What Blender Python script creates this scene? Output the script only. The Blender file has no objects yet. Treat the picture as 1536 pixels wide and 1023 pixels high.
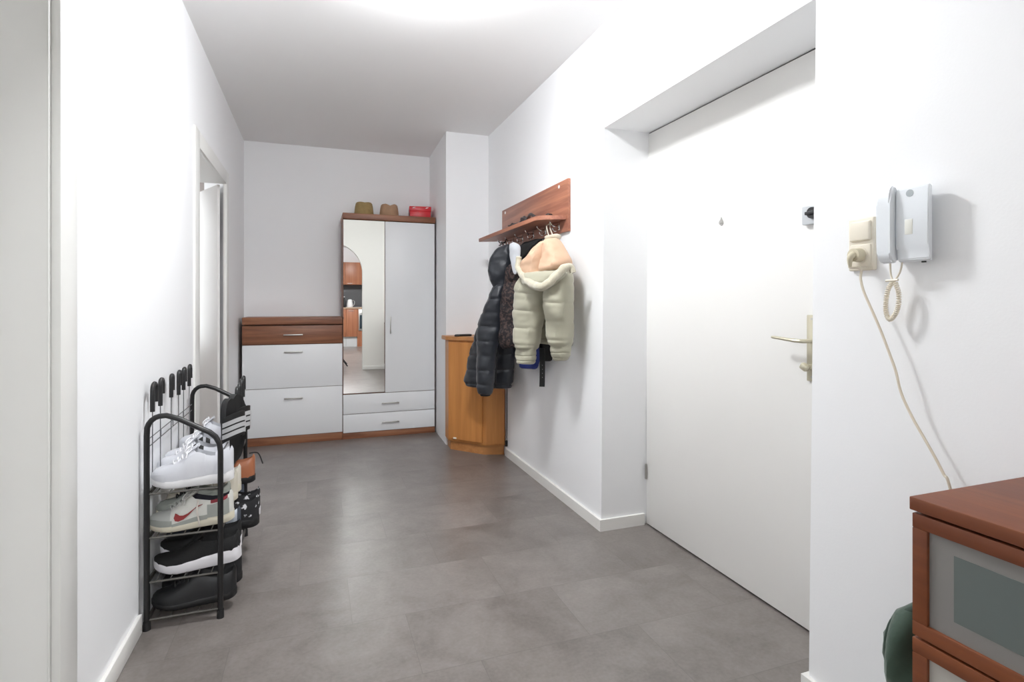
import bpy, bmesh, math, random
from mathutils import Vector, Matrix, noise
random.seed(7)
C = bpy.context.scene.collection
PI = math.pi
# ------------------------------------------------------------------ survey helper (photo pixel -> point on a plane of the room)
F, CX, CY, H = 820., 768., 456., 1.15
A = math.atan((768-474)/F); SA, CA = math.sin(A), math.cos(A)
def _ray(u, v):
    a = (u-CX)/F
    return (SA+a*CA, CA-a*SA, -(v-CY)/F)
def px(u, v, X):
    r = _ray(u, v); t = X/r[0]
    return Vector((X, r[1]*t, H+r[2]*t))
# ------------------------------------------------------------------ materials
def _new(name):
    m = bpy.data.materials.new(name); m.use_nodes = True
    nt = m.node_tree; b = nt.nodes['Principled BSDF']
    return m, nt, b
def mat(name, col, rough=.5, metal=0, bump=0, bscale=200, var=0, vscale=8, spec=.5, sheen=0, coat=0):
    m, nt, b = _new(name); N = nt.nodes; L = nt.links
    b.inputs['Roughness'].default_value = rough
    b.inputs['Metallic'].default_value = metal
    b.inputs['Specular IOR Level'].default_value = spec
    b.inputs['Sheen Weight'].default_value = sheen
    b.inputs['Coat Weight'].default_value = coat
    tc = N.new('ShaderNodeTexCoord')
    n = N.new('ShaderNodeTexNoise'); n.inputs['Scale'].default_value = vscale; n.inputs['Detail'].default_value = 4
    L.new(tc.outputs['Object'], n.inputs['Vector'])
    r = N.new('ShaderNodeMix'); r.data_type = 'RGBA'
    c = col
    r.inputs[6].default_value = (c[0]*(1-var), c[1]*(1-var), c[2]*(1-var), 1)
    r.inputs[7].default_value = (min(1, c[0]*(1+var)), min(1, c[1]*(1+var)), min(1, c[2]*(1+var)), 1)
    L.new(n.outputs['Fac'], r.inputs[0]); L.new(r.outputs[2], b.inputs['Base Color'])
    if bump:
        n2 = N.new('ShaderNodeTexNoise'); n2.inputs['Scale'].default_value = bscale; n2.inputs['Detail'].default_value = 3
        L.new(tc.outputs['Object'], n2.inputs['Vector'])
        bp = N.new('ShaderNodeBump'); bp.inputs['Strength'].default_value = bump; bp.inputs['Distance'].default_value = .002
        L.new(n2.outputs['Fac'], bp.inputs['Height']); L.new(bp.outputs['Normal'], b.inputs['Normal'])
    return m
def wood(name, c1, c2, axis=0, rough=.4, s=1.0, c3=None):
    m, nt, b = _new(name); N = nt.nodes; L = nt.links
    tc = N.new('ShaderNodeTexCoord'); mp = N.new('ShaderNodeMapping')
    sc = [16*s, 16*s, 16*s]; sc[axis] = .9*s
    mp.inputs['Scale'].default_value = sc
    L.new(tc.outputs['Object'], mp.inputs['Vector'])
    n = N.new('ShaderNodeTexNoise'); n.inputs['Scale'].default_value = 1.3; n.inputs['Detail'].default_value = 7; n.inputs['Distortion'].default_value = .9
    L.new(mp.outputs['Vector'], n.inputs['Vector'])
    n2 = N.new('ShaderNodeTexNoise'); n2.inputs['Scale'].default_value = 7; n2.inputs['Detail'].default_value = 4
    L.new(mp.outputs['Vector'], n2.inputs['Vector'])
    mx = N.new('ShaderNodeMath'); mx.operation = 'MULTIPLY_ADD'; mx.inputs[1].default_value = .3
    L.new(n2.outputs['Fac'], mx.inputs[0]); L.new(n.outputs['Fac'], mx.inputs[2])
    cr = N.new('ShaderNodeValToRGB'); cr.color_ramp.elements[0].position = .42; cr.color_ramp.elements[1].position = .85
    cr.color_ramp.elements[0].color = (*c1, 1); cr.color_ramp.elements[1].color = (*c2, 1)
    if c3:
        e = cr.color_ramp.elements.new(.62); e.color = (*c3, 1)
    L.new(mx.outputs[0], cr.inputs[0]); L.new(cr.outputs[0], b.inputs['Base Color'])
    b.inputs['Roughness'].default_value = rough
    return m
def floor_mat():
    m, nt, b = _new('vinyl_tile'); N = nt.nodes; L = nt.links
    def M(op, a, bb=None, c=None):
        n = N.new('ShaderNodeMath'); n.operation = op
        for i, x in enumerate((a, bb, c)):
            if x is None: continue
            if isinstance(x, (int, float)): n.inputs[i].default_value = x
            else: L.new(x, n.inputs[i])
        return n.outputs[0]
    tc = N.new('ShaderNodeTexCoord'); sp = N.new('ShaderNodeSeparateXYZ'); L.new(tc.outputs['Object'], sp.inputs[0])
    W, R = .584, .348
    ry = M('DIVIDE', M('SUBTRACT', sp.outputs[1], 2.042), R); row = M('FLOOR', ry); fy = M('FRACT', ry)
    rx = M('DIVIDE', M('SUBTRACT', M('SUBTRACT', sp.outputs[0], .123), M('MULTIPLY', row, .3945)), W)
    colm = M('FLOOR', rx); fx = M('FRACT', rx)
    dx = M('MULTIPLY', M('MINIMUM', fx, M('SUBTRACT', 1, fx)), W)
    dy = M('MULTIPLY', M('MINIMUM', fy, M('SUBTRACT', 1, fy)), R)
    joint = M('LESS_THAN', M('MINIMUM', dx, dy), .0011)
    cx = N.new('ShaderNodeCombineXYZ'); L.new(colm, cx.inputs[0]); L.new(row, cx.inputs[1])
    wn = N.new('ShaderNodeTexWhiteNoise'); wn.noise_dimensions = '2D'; L.new(cx.outputs[0], wn.inputs['Vector'])
    # concrete print, shifted for every tile
    vm = N.new('ShaderNodeVectorMath'); vm.operation = 'MULTIPLY_ADD'; vm.inputs[1].default_value = (7.3, 5.1, 3)
    L.new(wn.outputs['Color'], vm.inputs[0]); L.new(tc.outputs['Object'], vm.inputs[2])
    n1 = N.new('ShaderNodeTexNoise'); n1.inputs['Scale'].default_value = 4.5; n1.inputs['Detail'].default_value = 9; n1.inputs['Roughness'].default_value = .68
    n1.inputs['Distortion'].default_value = .4
    L.new(vm.outputs[0], n1.inputs['Vector'])
    n2 = N.new('ShaderNodeTexNoise'); n2.inputs['Scale'].default_value = 90; n2.inputs['Detail'].default_value = 5
    L.new(vm.outputs[0], n2.inputs['Vector'])
    f = M('ADD', M('MULTIPLY', n1.outputs['Fac'], .75), M('MULTIPLY', n2.outputs['Fac'], .25))
    f = M('ADD', f, M('MULTIPLY', M('SUBTRACT', wn.outputs['Value'], .5), .07))
    cr = N.new('ShaderNodeValToRGB'); e = cr.color_ramp.elements
    e[0].position = .33; e[0].color = (.135, .117, .107, 1)
    e[1].position = .72; e[1].color = (.265, .238, .223, 1)
    L.new(f, cr.inputs[0])
    mx = N.new('ShaderNodeMix'); mx.data_type = 'RGBA'; mx.inputs[7].default_value = (.10, .09, .085, 1)
    L.new(M('MULTIPLY', joint, .45), mx.inputs[0]); L.new(cr.outputs[0], mx.inputs[6]); L.new(mx.outputs[2], b.inputs['Base Color'])
    L.new(M('ADD', .282, M('ADD', M('MULTIPLY', wn.outputs['Value'], .03), M('MULTIPLY', n1.outputs['Fac'], .04))), b.inputs['Roughness'])
    b.inputs['Specular IOR Level'].default_value = .75
    bp = N.new('ShaderNodeBump'); bp.inputs['Strength'].default_value = .12; bp.inputs['Distance'].default_value = .001
    L.new(n2.outputs['Fac'], bp.inputs['Height']); L.new(bp.outputs['Normal'], b.inputs['Normal'])
    return m
def emit(name, col, s):
    m, nt, b = _new(name)
    b.inputs['Base Color'].default_value = (*col, 1)
    b.inputs['Emission Color'].default_value = (*col, 1); b.inputs['Emission Strength'].default_value = s
    return m
def speckle(name, c1, c2, scale, thr, rough=.8):
    m, nt, b = _new(name); N = nt.nodes; L = nt.links
    tc = N.new('ShaderNodeTexCoord'); n = N.new('ShaderNodeTexNoise'); n.inputs['Scale'].default_value = scale; n.inputs['Detail'].default_value = 2
    L.new(tc.outputs['Object'], n.inputs['Vector'])
    cr = N.new('ShaderNodeValToRGB'); e = cr.color_ramp.elements
    e[0].position = thr; e[0].color = (*c1, 1); e[1].position = thr+.05; e[1].color = (*c2, 1)
    L.new(n.outputs['Fac'], cr.inputs[0]); L.new(cr.outputs[0], b.inputs['Base Color']); b.inputs['Roughness'].default_value = rough
    return m
M_WALL = mat('wall_paint', (.905, .912, .925), .55, bump=.10, bscale=160, var=.012, vscale=1.5)
M_CEIL = mat('ceiling_paint', (.89, .885, .88), .7, bump=.08, bscale=120, var=.01, vscale=1.5)
M_FLOOR = floor_mat()
M_BASE = mat('skirting_paint', (.84, .83, .80), .35, var=.02)
M_TRIM = mat('frame_lacquer', (.80, .80, .775), .35, var=.01)
M_DOOR = mat('door_lacquer', (.83, .82, .795), .38, var=.012, vscale=2)
M_LEAF = mat('room_door_lacquer', (.78, .775, .76), .4, var=.01)
M_GAP = mat('gap_shade', (.03, .028, .026), .8)
M_WHITE = mat('white_laminate', (.80, .815, .83), .38, var=.008, vscale=2)
M_WALX = wood('walnut_along_x', (.135, .050, .026), (.32, .135, .065), 0, .42, 1, (.22, .085, .042))
M_WALZ = wood('walnut_along_z', (.10, .040, .024), (.22, .095, .05), 2, .45)
M_RACKW = wood('plum_wood', (.22, .075, .045), (.50, .215, .125), 1, .4, .8, (.33, .13, .08))
M_BEECH = wood('beech_foil', (.46, .175, .045), (.64, .28, .08), 2, .4, .7)
M_BEECHX = wood('beech_edge', (.40, .16, .05), (.56, .26, .09), 0, .4, .7)
M_CHERRY = wood('cherry_stain', (.125, .029, .008), (.205, .056, .015), 1, .5, .8)
M_CHERRYZ = wood('cherry_stain_upright', (.12, .029, .008), (.195, .054, .015), 2, .5, .8)
M_STEEL = mat('brushed_steel', (.50, .49, .47), .35, 1, var=.05)
M_CHROME = mat('chrome', (.75, .75, .75), .15, 1)
M_MIRROR = mat('mirror_glass', (.93, .94, .925), 0.0, 1)
M_BLACKM = mat('black_tube', (.007, .007, .0075), .38, 0, var=.2)
M_WIRE = mat('grey_wire', (.16, .16, .165), .4, .6)
M_RAIL = mat('flat_rail', (.11, .105, .095), .45, .5)
M_RUB = mat('black_plastic', (.012, .012, .013), .45)
M_CREAM = mat('cream_plastic', (.80, .74, .62), .4, var=.02)
M_CREAM2 = mat('cream_cable', (.74, .67, .55), .5)
M_IVORY = mat('champagne_metal', (.56, .52, .40), .35, .45)
M_PHONE = mat('white_phone_plastic', (.80, .835, .87), .35)
M_GREYP = mat('grey_plastic', (.42, .46, .48), .4)
M_BOX = mat('white_lock_case', (.55, .57, .59), .35)
M_STRAW1 = mat('olive_straw', (.34, .24, .10), .8, bump=.8, bscale=260, var=.35, vscale=30)
M_STRAW2 = mat('tan_straw', (.42, .26, .16), .8, bump=.8, bscale=260, var=.2, vscale=30)
M_RED = mat('red_card', (.62, .008, .020), .35, var=.05)
M_BLK = mat('black_card', (.02, .02, .02), .6)
M_WHT = mat('white_print', (.85, .85, .85), .5)

# ------------------------------------------------------------------ mesh helpers
def box(bm, x0, x1, y0, y1, z0, z1, bev=0, seg=2, rot=None, piv=None):
    xs, ys, zs = sorted((x0, x1)), sorted((y0, y1)), sorted((z0, z1))
    v = [bm.verts.new((x, y, z)) for x in xs for y in ys for z in zs]
    fs = [(0, 1, 3, 2), (4, 6, 7, 5), (0, 4, 5, 1), (2, 3, 7, 6), (0, 2, 6, 4), (1, 5, 7, 3)]
    f = [bm.faces.new([v[i] for i in q]) for q in fs]
    vs = v
    if bev:
        es = list({e for q in f for e in q.edges})
        r = bmesh.ops.bevel(bm, geom=es, offset=bev, segments=seg, affect='EDGES', profile=.5)
        vs = list({x for q in r['faces'] for x in q.verts} | {x for x in v if x.is_valid})
    if rot is not None:
        p = Vector(piv if piv is not None else ((x0+x1)/2, (y0+y1)/2, (z0+z1)/2))
        bmesh.ops.rotate(bm, verts=vs, cent=p, matrix=rot)
    return vs
def hexa(bm, pts):      # 8 points: bottom four ccw, top four ccw
    v = [bm.verts.new(p) for p in pts]
    for q in ((3, 2, 1, 0), (4, 5, 6, 7), (0, 1, 5, 4), (1, 2, 6, 5), (2, 3, 7, 6), (3, 0, 4, 7)):
        bm.faces.new([v[i] for i in q])
def prism(bm, pts, a, b, axis=2):
    """pts: 2D outline; extruded along axis from a to b"""
    def P(p, h):
        return (p[0], p[1], h) if axis == 2 else ((h, p[0], p[1]) if axis == 0 else (p[0], h, p[1]))
    lo = [bm.verts.new(P(p, a)) for p in pts]; hi = [bm.verts.new(P(p, b)) for p in pts]
    n = len(pts)
    bm.faces.new(lo); bm.faces.new(hi)
    for i in range(n): bm.faces.new((lo[i], lo[(i+1) % n], hi[(i+1) % n], hi[i]))
def loft(bm, rings, closed=True, cap=True, mi=None):
    R = [[bm.verts.new(p) for p in r] for r in rings]
    n = len(R[0])
    for i in range(len(R)-1):
        for j in range(n if closed else n-1):
            k = (j+1) % n
            try: f = bm.faces.new((R[i][j], R[i][k], R[i+1][k], R[i+1][j]))
            except ValueError: continue
            if mi: f.material_index = mi(i, j)
    if cap and closed:
        bm.faces.new(R[0][::-1]); bm.faces.new(R[-1])
    return R
def cr(pts, n=8):
    """Catmull-Rom through tuples of any length"""
    out = []; P = [tuple(p) for p in pts]; P = [P[0]]+P+[P[-1]]
    for i in range(1, len(P)-2):
        for k in range(n):
            t = k/n
            out.append(tuple(.5*((2*b)+(-a+c)*t+(2*a-5*b+4*c-d)*t*t+(-a+3*b-3*c+d)*t**3) for a, b, c, d in zip(P[i-1], P[i], P[i+1], P[i+2])))
    out.append(P[-1])
    return out
def tube(bm, pts, r, n=10, closed=False, flat=1.0):
    P = [Vector(p) for p in pts]; m = len(P)
    def tan(i):
        if closed: return (P[(i+1) % m]-P[(i-1) % m]).normalized()
        return (P[min(i+1, m-1)]-P[max(i-1, 0)]).normalized()
    t = tan(0); up = Vector((0, 0, 1)) if abs(t.z) < .9 else Vector((1, 0, 0))
    s = t.cross(up).normalized(); rings = []
    for i in range(m):
        t = tan(i); s = (s-t*s.dot(t)).normalized(); w = t.cross(s)
        ri = r[i] if isinstance(r, (list, tuple)) else r
        rings.append([P[i]+(s*math.cos(a)+w*math.sin(a)*flat)*ri for a in (2*PI*k/n for k in range(n))])
    if closed: rings.append(rings[0]); 
    loft(bm, rings, True, not closed)
    if closed: bmesh.ops.remove_doubles(bm, verts=bm.verts, dist=1e-6)
def cyl(bm, a, b, r, n=20, r2=None):
    a, b = Vector(a), Vector(b); t = (b-a).normalized()
    s = t.orthogonal().normalized(); w = t.cross(s); r2 = r if r2 is None else r2
    loft(bm, [[c+(s*math.cos(q)+w*math.sin(q))*rr for q in (2*PI*k/n for k in range(n))] for c, rr in ((a, r), (b, r2))])
def lathe(bm, prof, c=(0, 0, 0), n=32, sx=1, sy=1, fn=None):
    rings = []
    for r, z in prof:
        ring = []
        for k in range(n):
            q = 2*PI*k/n; p = Vector((c[0]+r*math.cos(q)*sx, c[1]+r*math.sin(q)*sy, c[2]+z))
            ring.append(fn(p, q, r) if fn else p)
        rings.append(ring)
    loft(bm, rings)
# ------------------------------------------------------------------ scene helpers
ORG = {}
def _mesh(name, bm, mats, off=Vector((0, 0, 0)), ang=35, flatshade=False):
    bmesh.ops.recalc_face_normals(bm, faces=bm.faces)
    me = bpy.data.meshes.new(name)
    bmesh.ops.translate(bm, verts=bm.verts, vec=-off)
    bm.to_mesh(me); bm.free()
    for m in (mats if isinstance(mats, (list, tuple)) else [mats]): me.materials.append(m)
    if not flatshade:
        me.shade_smooth(); me.set_sharp_from_angle(angle=math.radians(ang))
    return me
def thing(name, label, cat, loc=(0, 0, 0), group=None, kind=None):
    o = bpy.data.objects.new(name, None); C.objects.link(o); o.location = loc; o.empty_display_size = .05
    ORG[o.name] = Vector(loc)
    if label: o['label'] = label
    if cat: o['category'] = cat
    if group: o['group'] = group
    if kind: o['kind'] = kind
    return o
def part(name, bm, m, parent, label=None, ang=35):
    off = ORG[parent.name]
    o = bpy.data.objects.new(name, _mesh(name, bm, m, off, ang)); C.objects.link(o); o.parent = parent
    ORG[o.name] = off
    if label: o['label'] = label
    return o
def single(name, bm, m, label, cat, group=None, ang=35):
    bm.verts.ensure_lookup_table()
    xs = [v.co for v in bm.verts]
    off = Vector(((min(v.x for v in xs)+max(v.x for v in xs))/2, (min(v.y for v in xs)+max(v.y for v in xs))/2, min(v.z for v in xs)))
    o = bpy.data.objects.new(name, _mesh(name, bm, m, off, ang)); C.objects.link(o); o.location = off
    ORG[o.name] = off
    o['label'] = label; o['category'] = cat
    if group: o['group'] = group
    return o
def struct(name, bm, m, ang=35):
    o = bpy.data.objects.new(name, _mesh(name, bm, m, Vector((0, 0, 0)), ang)); C.objects.link(o); o['kind'] = 'structure'
    ORG[o.name] = Vector((0, 0, 0))
    return o
nb = bmesh.new
def B(*a, **k):
    bm = nb(); box(bm, *a, **k); return bm

# ================================================================== THE ROOM
CEIL = 2.56; XR = 1.363; XL = -.585; YB = 5.215; YA = .10
bm = nb(); box(bm, -3.2, 3.2, -5.5, 5.5, -.08, 0); struct('floor', bm, M_FLOOR)
bm = nb(); box(bm, -3.2, 3.2, -5.5, 5.5, CEIL, CEIL+.1); struct('ceiling', bm, M_CEIL)
# right wall: far piece, near piece, lintel, back of the niche
bm = nb()
hexa(bm, [(XR, 2.460, 0), (1.75, 2.460, 0), (1.75, YB+.1, 0), (XR, YB+.1, 0), (XR, 2.420, CEIL), (1.75, 2.420, CEIL), (1.75, YB+.1, CEIL), (XR, YB+.1, CEIL)])
hexa(bm, [(XR, YA-.15, 0), (1.75, YA-.15, 0), (1.75, 1.218, 0), (XR, 1.218, 0), (XR, YA-.15, CEIL), (1.75, YA-.15, CEIL), (1.75, 1.186, CEIL), (XR, 1.186, CEIL)])
hexa(bm, [(XR, 1.1925, 2.036), (1.75, 1.1925, 2.036), (1.75, 2.4282, 2.036), (XR, 2.4282, 2.036), (XR, 1.186, CEIL), (1.75, 1.186, CEIL), (1.75, 2.420, CEIL), (XR, 2.420, CEIL)])
box(bm, 1.68, 1.75, 1.2, 2.44, 0, 2.03)
struct('wall_right', bm, M_WALL)
# left wall with two openings
bm = nb()
XO = -.785
box(bm, XO, XL, YA-.15, .62, 0, CEIL)
box(bm, XO, XL, .62, 1.60, 2.05, CEIL)
box(bm, XO, XL, 1.615, 3.24, 0, CEIL)
box(bm, XO, XL, 3.24, 4.20, 1.985, CEIL)
prism(bm, [(XL, 4.20), (-.599, 4.20), (XO, 4.615), (XO, YB+.1), (XL, YB+.1)], 0, CEIL, 2)
struct('wall_left', bm, M_WALL)
bm = nb(); box(bm, XO, 1.75, YB, YB+.12, 0, CEIL); struct('wall_back', bm, M_WALL)
bm = nb(); prism(bm, [(1.000, 4.385), (XR, 4.385), (XR, YB), (1.028, YB)], 0, CEIL, 2); o = struct('wall_pillar', bm, M_WALL)
# arched wall behind the camera
bm = nb()
XC, RA, ZS = .165, .50, 1.64
prof = [(XO, 0), (XC-RA, 0), (XC-RA, ZS)]+[(XC-RA*math.cos(PI*k/32), ZS+RA*math.sin(PI*k/32)) for k in range(1, 32)]+[(XC+RA, ZS), (XC+RA, 0), (XR+.1, 0), (XR+.1, CEIL), (XO, CEIL)]
prism(bm, prof, YA-.15, YA, 1); struct('wall_arch', bm, mat('arch_wall_paint', (.84, .83, .79), .6))
# the small dark room beyond the far left door
bm = nb()
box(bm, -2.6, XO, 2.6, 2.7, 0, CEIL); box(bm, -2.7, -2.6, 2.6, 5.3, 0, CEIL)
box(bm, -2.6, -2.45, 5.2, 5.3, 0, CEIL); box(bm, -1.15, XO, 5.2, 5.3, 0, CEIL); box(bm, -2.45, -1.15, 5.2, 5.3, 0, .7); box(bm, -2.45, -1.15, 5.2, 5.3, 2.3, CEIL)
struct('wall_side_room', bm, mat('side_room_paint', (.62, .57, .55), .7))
bm = nb(); box(bm, -2.45, -1.15, 5.26, 5.29, .7, 2.3)
fill_win = struct('fill_window_1', bm, emit('fill_window_glow', (.93, .97, 1), 5))  # added glowing pane, out of view; fills the far hallway with light
bm = nb()
for x0, x1 in ((-2.45, -2.39), (-1.83, -1.77), (-1.21, -1.15)): box(bm, x0, x1, 5.20, 5.255, .7, 2.3)
box(bm, -2.45, -1.15, 5.20, 5.255, .7, .76); box(bm, -2.45, -1.15, 5.20, 5.255, 2.24, 2.3)
part('fill_window_frame', bm, M_TRIM, fill_win)
# kitchen behind the arch
bm = nb()
box(bm, -3.1, 3.1, -5.4, -5.3, 0, CEIL); box(bm, -3.1, -3.0, -5.3, YA-.15, 0, CEIL); box(bm, 3.0, 3.1, -5.3, YA-.15, 0, CEIL)
box(bm, -3.0, XO, YA-.15, YA-.05, 0, CEIL); box(bm, XR+.1, 3.0, YA-.15, YA-.05, 0, CEIL)
struct('wall_kitchen', bm, M_WALL)

# skirtings
def skirt(bm, x0, x1, y0, y1, h=.058):
    box(bm, x0, x1, y0, y1, 0, h, .004, 2)
bm = nb()
prism(bm, [(XR-.014, 3.925), (XR, 3.925), (XR, 2.461), (1.612, 2.461), (1.612, 2.446), (XR-.014, 2.446)], 0, .058, 2)
struct('baseboard_right', bm, M_BASE)
bm = nb()
prism(bm, [(XR-.014, YA), (XR, YA), (XR, 1.219), (1.612, 1.219), (1.612, 1.233), (XR-.014, 1.233)], 0, .058, 2)
struct('baseboard_right_near', bm, M_BASE)
bm = nb(); skirt(bm, XL, XL+.014, 1.71, 2.235, .068); struct('baseboard_left', bm, M_BASE)
bm = nb(); skirt(bm, XC+RA, XR-.016, YA, YA+.014, .065); struct('baseboard_arch', bm, M_BASE)
bm = nb(); box(bm, 1.000, 1.007, 4.40, 4.845, 0, .05); 
bm.free()

# left door frames
bm = nb()
box(bm, XL-.012, XL+.008, 1.602, 1.700, 0, 2.15, .002)       # face, near door
box(bm, XL-.014, XL+.004, .53, 1.602, 2.05, 2.15, .002)
box(bm, XO, XL-.013, 1.600, 1.616, 0, 2.05)                # return deeper in
box(bm, XL-.0145, XL-.011, 1.590, 1.602, 0, 2.05, .001)      # rebate lip
struct('trim_1', bm, M_TRIM)
bm = nb()
box(bm, XO-.05, XO, .60, 1.62, 0, 2.1)
struct('door_2', bm, M_LEAF)
bm = nb()
box(bm, XL-.01, XL+.010, 3.150, 3.262, 0, 2.06, .002)
box(bm, XL-.01, XL+.010, 4.178, 4.275, 0, 2.06, .002)
box(bm, XL-.01, XL+.010, 3.262, 4.178, 1.972, 2.06, .002)
box(bm, XO, XL-.01, 3.24, 3.262, 0, 1.99)
box(bm, XO, XL-.01, 3.262, 4.190, 1.972, 1.985)
struct('trim_2', bm, M_TRIM)
R_ = Matrix.Rotation(math.radians(27), 3, 'Z')
bm = nb(); box(bm, -.634, -.616, 4.188, 5.02, .008, 1.966, .002, rot=R_, piv=(-.634, 4.188, 0))
d3 = struct('door_3', bm, M_LEAF)

# ------------------------------------------------------------------ entry door in its niche
bm = nb(); box(bm, 1.622, 1.662, 1.375, 2.447, .008, 2.030, .0015)
door = struct('door_1', bm, M_DOOR)
bm = nb()
box(bm, 1.632, 1.68, 2.449, 2.462, 0, 2.04); box(bm, 1.632, 1.68, 1.21, 1.372, 0, 2.04); box(bm, 1.64, 1.68, 1.3, 2.46, 2.032, 2.036)
struct('trim_3', bm, M_TRIM)
bm = nb(); box(bm, 1.630, 1.66, 1.372, 2.449, .0005, .0075); box(bm, 1.628, 1.66, 1.372, 2.449, 2.0305, 2.0355)
part('door_gap_shade', bm, M_GAP, door, 'dark strip painted as the shaded gap along the door edge')  # dark strips paint the shade in the gaps above and below the leaf
for z in (1.70, .277):
    bm = nb(); cyl(bm, (1.616, 2.441, z-.036), (1.616, 2.441, z+.036), .0065, 12); cyl(bm, (1.616, 2.441, z+.036), (1.616, 2.441, z+.041), .005, 12)
    part('hinge', bm, M_STEEL, door, 'small steel hinge')
bm = nb(); cyl(bm, (1.622, 1.885, 1.496), (1.616, 1.885, 1.496), .011, 20); cyl(bm, (1.616, 1.885, 1.496), (1.614, 1.885, 1.496), .006, 16)
prism(bm, [(1.879, 1.505), (1.891, 1.505), (1.885, 1.519)], 1.618, 1.622, 0)
part('peephole', bm, M_STEEL, door, 'small grey metal peephole with a pointed cover')
# rotary lock case
bm = nb(); box(bm, 1.602, 1.622, 1.385, 1.461, 1.425, 1.490, .004); lk = part('lock_case', bm, M_BOX, door, 'square white lock case')
bm = nb(); cyl(bm, (1.602, 1.408, 1.461), (1.586, 1.408, 1.461), .0215, 28, .019); box(bm, 1.580, 1.592, 1.395, 1.430, 1.455, 1.466, .002)
part('lock_knob', bm, M_RUB, lk, 'black turning knob')
bm = nb(); box(bm, 1.6135, 1.622, 1.414, 1.4505, .882, 1.112, .002); pl = part('handle_plate', bm, M_IVORY, door, 'champagne coloured long back plate')
bm = nb(); cyl(bm, (1.6138, 1.430, 1.098), (1.6125, 1.430, 1.098), .004, 12); cyl(bm, (1.6138, 1.430, .897), (1.6125, 1.430, .897), .004, 12)
part('screw', bm, M_STEEL, pl)
bm = nb(); tube(bm, cr([(1.614, 1.430, 1.022), (1.585, 1.430, 1.022), (1.572, 1.436, 1.022), (1.566, 1.46, 1.023), (1.563, 1.50, 1.026), (1.562, 1.553, 1.030)], 5), [.009]*12+[.0085]*5+[.0075]*4+[.007]*4+[.006], 12, flat=.8)
part('lever_handle', bm, M_IVORY, pl)
bm = nb(); cyl(bm, (1.614, 1.430, .932), (1.598, 1.430, .932), .010, 20); box(bm, 1.580, 1.602, 1.424, 1.452, .920, .944, .006, rot=Matrix.Rotation(.5, 3, 'X'))
part('thumb_turn', bm, M_IVORY, pl)

# ================================================================== CEILING LAMPS
def lamp(x, y, label, strength, r=.17):
    t = thing('ceiling_lamp', label, 'lamp', (x, y, CEIL-.139))
    bm = nb(); lathe(bm, [(r*.9, CEIL-.0005), (r*1.22, CEIL-.035), (r*1.22, CEIL-.046), (r*.9, CEIL-.047)], (x, y, 0), 36); part('lamp_base_shield', bm, M_WHT, t)  # unseen base, its rim widened to keep the shade's light off the ceiling
    bm = nb()
    prof = [(r*.90, CEIL-.0475)]+[(r*math.cos(a)**.6 if a < PI/2-.01 else .002, CEIL-.050-.088*math.sin(a)) for a in [PI/2*k/10 for k in range(10)]]+[(.004, CEIL-.1385)]
    lathe(bm, prof, (x, y, 0), 36)
    part('lamp_shade', bm, emit('lamp_glow', (.96, .98, 1), strength), t, 'glowing opal shade')
    return t
lamp(.40, 2.14, 'round white glowing dome lamp on the hallway ceiling', 142, .150)
lamp(.4, -2.4, 'added fill lamp, a round white glowing dome on the kitchen ceiling', 235, .22)  # added lamp out of view; its light fills the hallway through the arch

# ================================================================== SIDEBOARD (left of the wardrobe)
YF = 4.85; YR = 5.205
def bar_handle(bm, x0, x1, z, y):
    box(bm, x0, x1, y-.024, y-.016, z-.005, z+.005, .002); box(bm, x0+.008, x0+.018, y-.017, y+.001, z-.004, z+.004); box(bm, x1-.018, x1-.008, y-.017, y+.001, z-.004, z+.004)
t = thing('sideboard', 'low white sideboard with walnut top and top drawer, left of the wardrobe', 'sideboard', (-.17, 5.03, 0))
bm = nb(); box(bm, -.556, .2105, YF+.004, YR, .0, .974); part('body', bm, M_WALZ, t, 'dark walnut carcass')
bm = nb(); box(bm, -.558, .211, YF-.012, YR, .980, 1.041, .006, 3); part('top_board', bm, M_WALX, t, 'walnut top board')
bm = nb(); box(bm, -.558, .211, YF-.001, YF+.004, .0, .066, .001); part('plinth', bm, M_WALX, t, 'walnut plinth')
bm = nb(); box(bm, -.556, .210, YF-.013, YF+.0035, .822, .970, .0015); d = part('drawer', bm, M_WALX, t, 'walnut drawer front')
bm = nb(); bar_handle(bm, -.250, -.102, .897, YF-.013); part('handle', bm, M_STEEL, d)
for z0, z1, zh in ((.463, .816, .757), (.070, .459, .377)):
    bm = nb(); box(bm, -.556, .210, YF-.013, YF+.0035, z0, z1, .0015); d = part('flap_door', bm, M_WHITE, t, 'white flap front')
    bm = nb(); bar_handle(bm, -.246, -.102, zh, YF-.013); part('handle', bm, M_STEEL, d)
# ================================================================== WARDROBE
t = thing('wardrobe', 'tall white and walnut wardrobe with a mirror door against the back wall', 'wardrobe', (.61, 5.03, 0))
bm = nb(); box(bm, .2135, 1.003, YF+.004, YR, 0, 1.868); part('body', bm, M_WALZ, t, 'dark walnut carcass')
bm = nb(); box(bm, .2115, 1.008, YF-.014, YR, 1.872, 1.925, .005, 3); part('cornice', bm, M_WALX, t, 'walnut top board')
bm = nb(); box(bm, .2135, 1.003, YF-.001, YF+.004, 0, .052, .001); part('plinth', bm, M_WALX, t, 'walnut plinth')
bm = nb(); box(bm, .2165, .5625, YF-.004, YF+.0035, .386, 1.868, .001); md = part('mirror_door', bm, M_WALZ, t)
bm = nb()
hexa(bm, [(.2185, YF-.0050, .388), (.5605, YF-.0078, .388), (.5605, YF-.004, .388), (.2185, YF-.004, .388), (.2185, YF-.0105, 1.866), (.5605, YF-.0133, 1.866), (.5605, YF-.004, 1.866), (.2185, YF-.004, 1.866)])
part('mirror', bm, M_MIRROR, md, 'full height mirror glass')
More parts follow.
